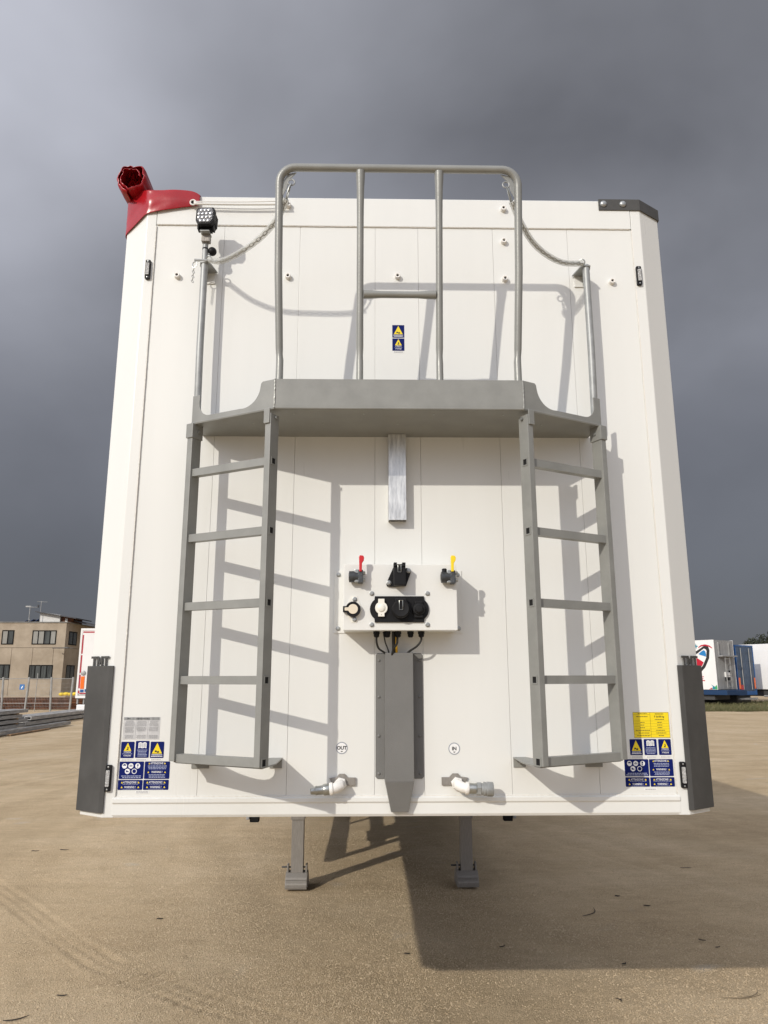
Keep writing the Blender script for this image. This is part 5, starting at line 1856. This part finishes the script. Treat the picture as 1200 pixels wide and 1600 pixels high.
# ------------------------------------------------------------------ trees far right
def tree(x, y, h, r, seed, label):
    R_ = empty('tree', (x, y, 0), label, 'tree', 'trees beyond the parked trailers')
    rnd = random.Random(seed)
    t = MB().tube([(x, y, 0), (x + .1, y, h * .3), (x - .1, y + .1, h * .55), (x, y, h * .8)], [0.28, 0.22, 0.15, 0.05], 'bark', 8)
    for k in range(7):
        a = rnd.random() * 2 * PI
        z = h * rnd.uniform(.25, .5)
        t.tube([(x, y, z), (x + r * .45 * math.cos(a), y + r * .45 * math.sin(a), z + h * .18), (x + r * .8 * math.cos(a), y + r * .8 * math.sin(a), z + h * .28)], [.10, .07, .03], 'bark', 6)
    t.build('trunk', R_)
    cl = []
    for k in range(26):
        a = rnd.random() * 2 * PI
        q = r * math.sqrt(rnd.random())
        z = h * (.32 + .58 * rnd.random())
        f = 1.15 - abs(z / h - .55)
        cl.append((x + q * f * math.cos(a), y + q * f * math.sin(a), z, rnd.uniform(.18, .34) * r))
    verts, faces = [], []
    for i in range(14000):
        c = rnd.choice(cl)
        v = Vector((rnd.gauss(0, 1), rnd.gauss(0, 1), rnd.gauss(0, .8)))
        v = v.normalized() * c[3] * rnd.random() ** .4
        p = Vector(c[:3]) + v
        s = rnd.uniform(.09, .20)
        n = Vector((rnd.gauss(0, 1), rnd.gauss(0, 1), rnd.gauss(0, 1))).normalized()
        u = n.orthogonal().normalized() * s
        w = n.cross(u)
        b = len(verts)
        verts += [p - u, p - w * .5, p + u, p + w * .5]
        faces.append((b, b + 1, b + 2, b + 3))
    me = bpy.data.meshes.new('crown')
    me.from_pydata(verts, [], faces)
    me.materials.append(MAT['leaf'])
    o = bpy.data.objects.new('crown', me)
    COL.objects.link(o)
    o.parent = R_
    o.location = -Vector((x, y, 0))


tree(48.2, 85, 6.9, 3.6, 1, 'dark green tree rising behind the plain white trailer at the right edge')
tree(52.5, 88, 7.2, 3.8, 2, 'dark green tree farthest right, mostly out of the picture')


# ------------------------------------------------------------------ twigs and straws on the sand
def twig(x, y, L, a, m, label, curl=0.2, r=0.0022):
    rnd = random.Random(int((x * 31 + y * 17) * 100))
    pts = []
    for i in range(7):
        t = i / 6 - 0.5
        px = t * L
        py = curl * L * (t * t) * 2 + rnd.uniform(-.02, .02) * L
        xx, yy = x + px * math.cos(a) - py * math.sin(a), y + px * math.sin(a) + py * math.cos(a)
        pts.append((xx, yy, max(0.001, ground_h(xx, yy) + r * 0.8 + 0.006 * max(0, math.sin(i)))))
    o = MB().tube(pts, [r * .6, r, r, r, r, r * .8, r * .4], m, 6).build('twig', None)
    tag(o, label, 'twig', 'twigs on the sand')


twig(1.63, 3.16, 0.26, 0.95, 'twig', 'largest bent dark twig in the trailer shadow, right of the landing leg', 0.35, 0.0032)
twig(2.92, 4.515, 0.11, 0.0, 'twig', 'short straight dark twig in the shade nearest the right bumper', 0.05, 0.003)
twig(1.96, 3.60, 0.045, 0.2, 'twig', 'tiny dark twig just beyond the largest bent twig', 0.2, 0.005)
twig(2.11, 3.33, 0.055, -0.2, 'twig', 'tiny dark twig right of the largest bent twig', 0.3, 0.0045)
twig(2.20, 2.53, 0.05, -0.6, 'twig', 'small dark twig in the shade at right above the shadow edge', 0.3, 0.004)
twig(2.25, 2.39, 0.045, 0.3, 'twig', 'small dark twig closest to the shadow edge at far right', 0.3, 0.003)
twig(1.52, 2.11, 0.045, 0.7, 'twig', 'small dark twig lying on the shadow edge right of centre', 0.4, 0.004)
twig(1.31, 1.57, 0.05, 1.9, 'twig', 'small dark twig in the sunlit sand at the bottom right', 0.5, 0.0035)
twig(2.02, 1.57, 0.26, 0.15, 'twig_pale', 'long pale straw in the bottom right corner', 0.25, 0.002)
twig(2.08, 1.60, 0.22, 0.55, 'twig_pale', 'pale straw crossing the long straw in the bottom right corner', 0.3, 0.002)
twig(0.14, 2.32, 0.04, 0.1, 'twig', 'small dark twig left of the shadow edge near bottom centre', 0.2, 0.004)
twig(0.80, 2.44, 0.06, 0.7, 'twig', 'dark twig in the shade just inside the shadow corner', 0.4, 0.0032)
twig(-2.00, 1.40, 0.13, 0.5, 'twig', 'dark curved twig in the bottom left corner', 0.3, 0.0035)
twig(-1.88, 1.70, 0.06, 0.1, 'twig', 'dark twig above the curved one in the bottom left corner', 0.3, 0.0035)
twig(-1.69, 3.07, 0.05, 0.5, 'twig', 'lone small dark twig left of the landing leg in the sun', 0.3, 0.0045)
twig(-3.63, 5.38, 0.08, 0.2, 'twig', 'small dark twig at the far left edge of the sand', 0.2, 0.004)
twig(-3.35, 5.43, 0.10, -0.1, 'twig', 'small dark twig below the left bumper', 0.3, 0.004)
